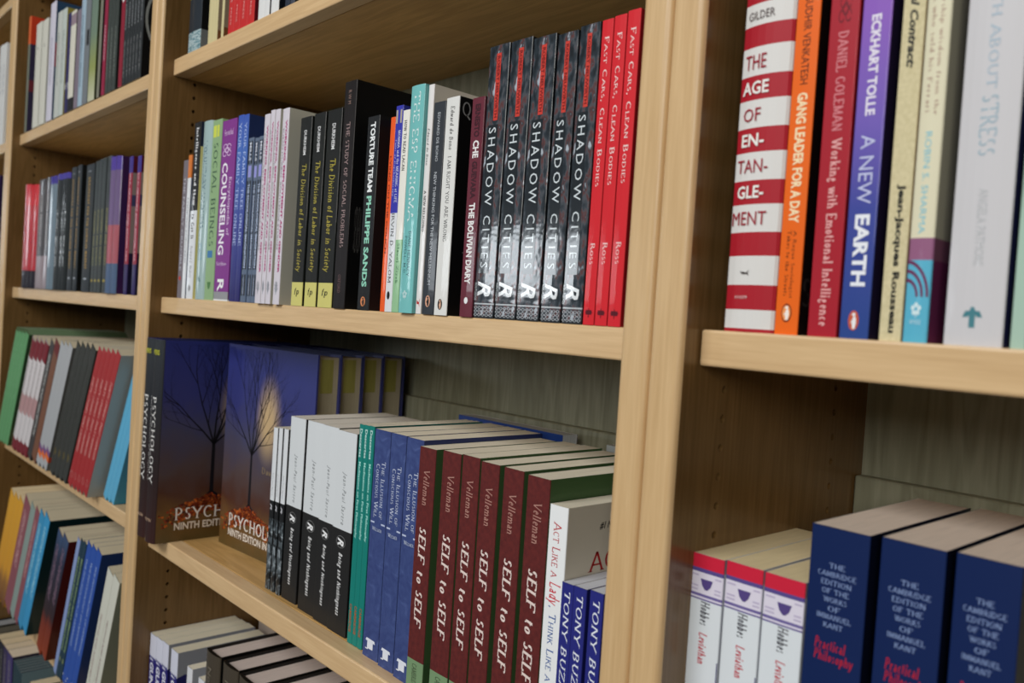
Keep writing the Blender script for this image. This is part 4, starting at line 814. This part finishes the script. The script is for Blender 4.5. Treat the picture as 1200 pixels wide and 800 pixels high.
# === left bookcase, eye-level shelf
def B_(k, label, **kw): return put('B:'+k, label, kw.pop('d', .17), **kw)
for i in range(3): B_('r%d' % (i+1), ORD[3][i]+' of the three red textbooks with black feet', group='red textbooks with black feet', spine=(200, 30, 42), cover=(170, 30, 40), zones=[(0, .17, (24, 18, 32), (24, 18, 32)), (.17, .8, (180, 40, 50), None)], coat=.7, bulge=.005,
    prints=[('grid_line', '#rect', 's', (150, 20, 34), 'h', .3+.1*j, .303+.1*j, 0, 1) for j in range(5)])
for i in range(2): B_('g%d' % (i+1), ['wider left', 'narrower right'][i]+' one of the two grey textbooks with mauve feet', group='grey textbooks with mauve feet', spine=(70, 66, 68), cover=(60, 56, 60), zones=[(0, .3, (150, 136, 140), None), (.3, .32, (60, 56, 60), None)], bulge=.002,
    prints=[('title', 'SOCIAL PSYCHOLOGY', 'S', (176, 172, 170), 'v', .15, .62, .5, .72), ('subtitle', 'THEORY AND PRACTICE', 's', (140, 136, 134), 'v', .15, .6, .26, .4)])
for i in range(2): B_('s%d' % (i+1), ['left', 'right'][i]+' of the two shiny silver-blue spines beside the grey textbooks', group='shiny silver-blue spines', spine=(110, 128, 140), cover=(40, 40, 90), coat=1.0, bulge=.005, zones=[(.93, 1, (60, 50, 140), None)])
for i in range(3): B_('b%d' % (i+1), ORD[3][i]+' of the three glossy black books with silver titles', group='glossy black books with silver titles', spine=(30, 36, 38), cover=(20, 24, 24), coat=1.0, bulge=.005, zones=[(.95, 1, (70, 60, 150), None)],
    prints=[('title', 'ABNORMAL PSYCHOLOGY', 'S', (170, 174, 176), 'v', .3, .8, .3, .7)])
for i in range(3): B_('y%d' % (i+1), ORD[3][i]+' of the three dark slate books lettered in yellow', group='dark slate books lettered in yellow', spine=(34, 40, 44), cover=(16, 18, 18), coat=0, bulge=.001,
    prints=[('title', 'SOCIOLOGY FOR THE CURIOUS MARKET', 'Sw', (206, 160, 50), 'v', .1, .82, .38, .60), ('author', 'W', 'S', (190, 194, 200), 'h', .05, .06, .3, .7), ('publisher_mark', '#oval', 's', (190, 194, 200), 'h', .89, .905, .3, .7)])
for i in range(4): B_('gr%d' % (i+1), ORD[4][i]+' of the four grey books with olive lettering', group='grey books with olive lettering', spine=(52, 58, 58), cover=(30, 34, 32), coat=0,
    prints=[('title', 'ECONOMY AND SOCIETY', 'S', (140, 136, 76), 'v', .38, .80, .3, .7), ('publisher_mark', '#oval', 's', (170, 150, 60), 'h', .9, .92, .2, .8)])
for i in range(2): B_('p%d' % (i+1), ['left', 'right'][i]+' of the two mirror-glossy purple and white books', group='mirror-glossy purple and white books', spine=(110, 90, 130), cover=(60, 30, 80), coat=1.0, bulge=.005, zones=[(0, .22, (80, 100, 130), None), (.22, .5, (170, 90, 100), None), (.9, 1, (80, 60, 150), None)])
for i in range(2): B_('d%d' % (i+1), ['left', 'right'][i]+' of the two red-spined books with banded covers by the upright', group='red-spined books with banded covers', spine=(150, 34, 56), coat=.2,
    cover=(150, 134, 128), zones=[(0, .22, (44, 30, 86), (26, 22, 50)), (.22, .3, None, (40, 30, 60)), (.64, .72, None, (70, 74, 110)), (.88, 1, (60, 44, 130), (90, 24, 40))],
    prints=[('title', 'SELF, GROUPS AND SOCIAL LIFE', 'S', (226, 190, 196), 'v', .12, .76, .35, .65)])

# === leaning books, third shelf of the left bookcase
def lean_row(items, shelf_z, y0):
    for it in items:
        x, w, n, hv, deg, y, lab, grp, kw = it
        ang = R(deg); L = hv/math.cos(ang)-.004
        for i in range(n):
            l = lab if n == 1 else ORD[n][i]+' of the '+NUM[n]+' '+lab
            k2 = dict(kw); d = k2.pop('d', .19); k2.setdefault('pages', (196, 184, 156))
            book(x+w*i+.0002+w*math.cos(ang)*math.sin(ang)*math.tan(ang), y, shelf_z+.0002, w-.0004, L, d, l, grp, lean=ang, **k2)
GRN = (104, 164, 110)
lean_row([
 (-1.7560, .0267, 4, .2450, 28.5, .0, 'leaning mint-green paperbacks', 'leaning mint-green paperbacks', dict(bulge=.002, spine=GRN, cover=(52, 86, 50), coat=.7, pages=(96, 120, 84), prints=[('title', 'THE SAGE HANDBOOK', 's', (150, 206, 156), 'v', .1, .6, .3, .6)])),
 (-1.6185, .0312, 4, .2335, 28.5, .0, 'leaning white books with maroon head and foot', 'leaning white books with maroon ends', dict(spine=(222, 216, 216), cover=(170, 160, 160), coat=.7, bulge=.002, zones=[(.84, 1, (128, 40, 50), (120, 36, 46)), (0, .1, (128, 40, 50), (120, 36, 46)), (.35, .52, (190, 150, 150), None)],
      prints=[('title', 'STATISTICS', 's', (170, 150, 150), 'v', .2, .5, .3, .6)])),
 (-1.4880, .0285, 1, .2370, 28.5, .0, 'leaning dark book with silver lettering between white and brown ones', None, dict(spine=(70, 66, 66), cover=(30, 20, 20), coat=.6, prints=[('title', 'SENSATION AND PERCEPTION', 'S', (190, 190, 186), 'v', .1, .8, .3, .75)])),
 (-1.4580, .0340, 1, .2375, 28.5, .0, 'leaning brown book between the dark and the silver-grey ones', None, dict(spine=(126, 84, 64), cover=(80, 50, 40), zones=[(.9, 1, (110, 40, 40), None)])),
 (-1.4215, .0250, 3, .2395, 28.5, .0, 'leaning silver-grey books with an orange band at the foot', 'leaning silver-grey books', dict(spine=(176, 178, 180), cover=(110, 110, 106), coat=.2, zones=[(.07, .115, (224, 110, 50), (200, 60, 40)), (.115, .16, (120, 84, 130), None)])),
 (-1.3285, .0270, 4, .2440, 28.5, .0, 'leaning dark grey glossy books', 'leaning dark grey glossy books', dict(spine=(60, 62, 58), cover=(34, 36, 30), coat=.9, bulge=.001, prints=[('mark', '#leaf', 's', (150, 130, 60), 'h', .80, .86, .2, .8)])),
 (-1.2110, .0220, 5, .2450, 28.5, .0, 'leaning brick-red books with pale lettering', 'leaning brick-red books', dict(spine=(166, 48, 50), cover=(176, 178, 172), coat=.2, prints=[('title', 'FORTY STUDIES THAT CHANGED', 'r', (230, 190, 180), 'v', .2, .74, .35, .72), ('mark', '#ring', 's', (232, 200, 190), 'h', .9, .94, .2, .8), ('cover_ring', '#ring', 's', (30, 30, 30), 'c', .16, .25, .79, .84)])),
 (-1.0880, .0180, 3, .2200, 27.5, .021, 'leaning sky-blue books against the upright', 'leaning sky-blue books', dict(d=.15, spine=(96, 176, 212), cover=(60, 150, 190), coat=.3)),
], -.334, 0)
lean_row([
 (-1.7280, .0372, 3, .2440, 27, .0, 'leaning golden-yellow books with brown feet', 'leaning golden-yellow books', dict(spine=fade_print('golden_to_brown_print', [(0, (120, 76, 40)), (.2, (160, 110, 50)), (.32, (226, 160, 44)), (1, (232, 170, 50))], .27), cover=(190, 140, 40), pages=(220, 200, 160))),
 (-1.6160, .0500, 1, .2500, 27, .0, 'left one of the two leaning dusty-pink books with pale lettering', 'leaning dusty-pink books', dict(spine=(146, 84, 92), cover=(110, 60, 70), prints=[('title', 'LIFESPAN DEVELOPMENT', 'S', (196, 150, 150), 'v', .1, .6, .3, .7)])),
 (-1.5655, .0345, 1, .2520, 27, .0, 'leaning pale sage-grey book between the two dusty-pink ones', None, dict(spine=(150, 168, 160), cover=(110, 130, 120), coat=.6)),
 (-1.5305, .0310, 1, .2520, 27, .0, 'right one of the two leaning dusty-pink books with pale lettering', 'leaning dusty-pink books', dict(spine=(146, 84, 92), cover=(110, 60, 70), prints=[('title', 'LIFESPAN DEVELOPMENT', 'S', (196, 150, 150), 'v', .1, .6, .3, .7)])),
 (-1.4990, .0330, 1, .2530, 27, .0, 'left one of the two leaning cyan-blue textbooks', 'leaning cyan-blue textbooks', dict(spine=(60, 150, 196), cover=(10, 70, 80), prints=[('title', 'LIFESPAN DEVELOPMENT', 'S', (150, 206, 226), 'v', .1, .7, .3, .7)])),
 (-1.4655, .0350, 1, .2540, 27, .0, 'right one of the two leaning cyan-blue textbooks', 'leaning cyan-blue textbooks', dict(spine=(60, 156, 206), cover=(6, 48, 52), prints=[('title', 'LIFESPAN DEVELOPMENT', 'S', (150, 206, 226), 'v', .1, .7, .3, .7)])),
 (-1.3560, .0335, 2, .2440, 23.5, .0, 'leaning dark books with rust-red feet', 'leaning dark books with rust-red feet', dict(spine=fade_print('slate_to_rust_print', [(0, (150, 60, 24)), (.25, (124, 44, 20)), (.34, (50, 30, 34)), (.8, (40, 44, 66)), (1, (60, 84, 120))], .26), cover=(84, 20, 16), coat=.3, prints=[('title', 'CHILD DEVELOPMENT', 's', (150, 120, 140), 'v', .1, .55, .3, .7)])),
 (-1.2370, .0165, 1, .2620, 21.5, .0, 'leaning thin periwinkle book', None, dict(spine=(140, 160, 206), cover=(150, 110, 110))),
 (-1.2200, .0160, 2, .2640, 21.5, .0, 'leaning dark green-blue books with yellow-green lettering', 'leaning dark green-blue books', dict(spine=(32, 60, 76), cover=(20, 40, 50), prints=[('title', 'MOTIVATION AND EMOTION', 'S', (150, 176, 120), 'v', .12, .8, .3, .7), ('mark', '#leaf', 's', (190, 200, 120), 'h', .85, .89, .2, .8)])),
 (-1.1850, .0240, 3, .2660, 21.5, .0, 'leaning royal-blue books with pale lettering', 'leaning royal-blue books', dict(d=.2, spine=(44, 84, 170), cover=(30, 56, 110), coat=.3, prints=[('title', 'THE PSYCHOLOGY OF LEARNING', 's', (180, 200, 230), 'v', .1, .72, .4, .65), ('edge', '#rect', 's', (200, 204, 220), 'h', .955, .965, 0, 1)])),
 (-1.0694, .0300, 1, .2480, 20, .0, 'left one of the two leaning cream books beside the upright', 'leaning cream books', dict(d=.15, spine=(214, 214, 200), cover=(150, 152, 140), prints=[('title', 'TESTING AND ASSESSMENT', 's', (150, 110, 110), 'v', .3, .8, .3, .5)])),
 (-1.0390, .0280, 1, .2460, 20, .0, 'right one of the two leaning cream books beside the upright', 'leaning cream books', dict(d=.15, spine=(214, 214, 200), cover=(140, 146, 128), prints=[('title', 'TESTING AND ASSESSMENT', 's', (130, 90, 90), 'v', .3, .8, .3, .5)])),
], -.668, 0)

# === left bookcase, lowest row in view (only the tops and upper spines show at the bottom left)
ZB = -1.005
for (x, w, h, hard, sp, cv, pg, lab, g) in (
    (-1.7570, .045, .265, True, (40, 40, 44), (16, 16, 18), (150, 150, 150), 'black hardcover in the bottom left corner, first of its row', None),
    (-1.7110, .048, .266, True, (44, 38, 32), (30, 28, 22), (90, 84, 70), 'dark brown hardcover second in the bottom left row', None),
    (-1.6620, .033, .265, False, (30, 30, 36), (18, 18, 22), (214, 194, 156), 'black paperback third in the bottom left row', None),
    (-1.6280, .033, .265, False, (30, 28, 40), (18, 18, 22), (220, 198, 160), 'black paperback fourth in the bottom left row, cream page top', None),
    (-1.5940, .031, .265, False, (60, 48, 86), (30, 26, 50), (220, 200, 168), 'left of the two indigo paperbacks with cream page tops', 'indigo paperbacks'),
    (-1.5620, .044, .265, False, (66, 54, 110), (30, 26, 50), (224, 206, 180), 'right of the two indigo paperbacks with cream page tops', 'indigo paperbacks'),
    (-1.3860, .030, .264, False, (30, 34, 60), (16, 20, 40), (214, 196, 160), 'left of the two navy paperbacks right of the thin teal ones', 'navy paperbacks'),
    (-1.3550, .032, .262, False, (30, 34, 60), (16, 20, 40), (214, 196, 160), 'right of the two navy paperbacks right of the thin teal ones', 'navy paperbacks')):
    book(x, .0, ZB, w, h, .15, lab, g, spine=sp, cover=cv, hard=hard, pages=pg, prints=[('title', 'ORGANISATION', 's', (150, 146, 130), 'v', .05, .5, .35, .65)])
for i in range(6):
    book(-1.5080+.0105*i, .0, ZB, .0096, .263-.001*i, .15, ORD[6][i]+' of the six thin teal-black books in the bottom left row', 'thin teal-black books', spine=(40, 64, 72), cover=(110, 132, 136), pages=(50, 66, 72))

# === far-left bookcase, the strip at the left edge
book(-2.0080, .02, .3338, .0330, .240, .15, 'left of the two white books at the very left edge, upper shelf', 'white books at the left edge', spine=(220, 220, 216), prints=[('title', 'CARE', 's', (140, 140, 150), 'v', .2, .5, .3, .6)])
book(-1.9740, .02, .3338, .0340, .238, .15, 'right of the two white books at the very left edge, upper shelf', 'white books at the left edge', spine=(224, 224, 220), prints=[('title', 'CARE', 's', (140, 140, 150), 'v', .2, .5, .3, .6)])
book(-1.9960, .02, 0, .0500, .262, .15, 'dark purple book at the very left edge below the white ones', spine=(60, 36, 96), cover=(40, 20, 60))
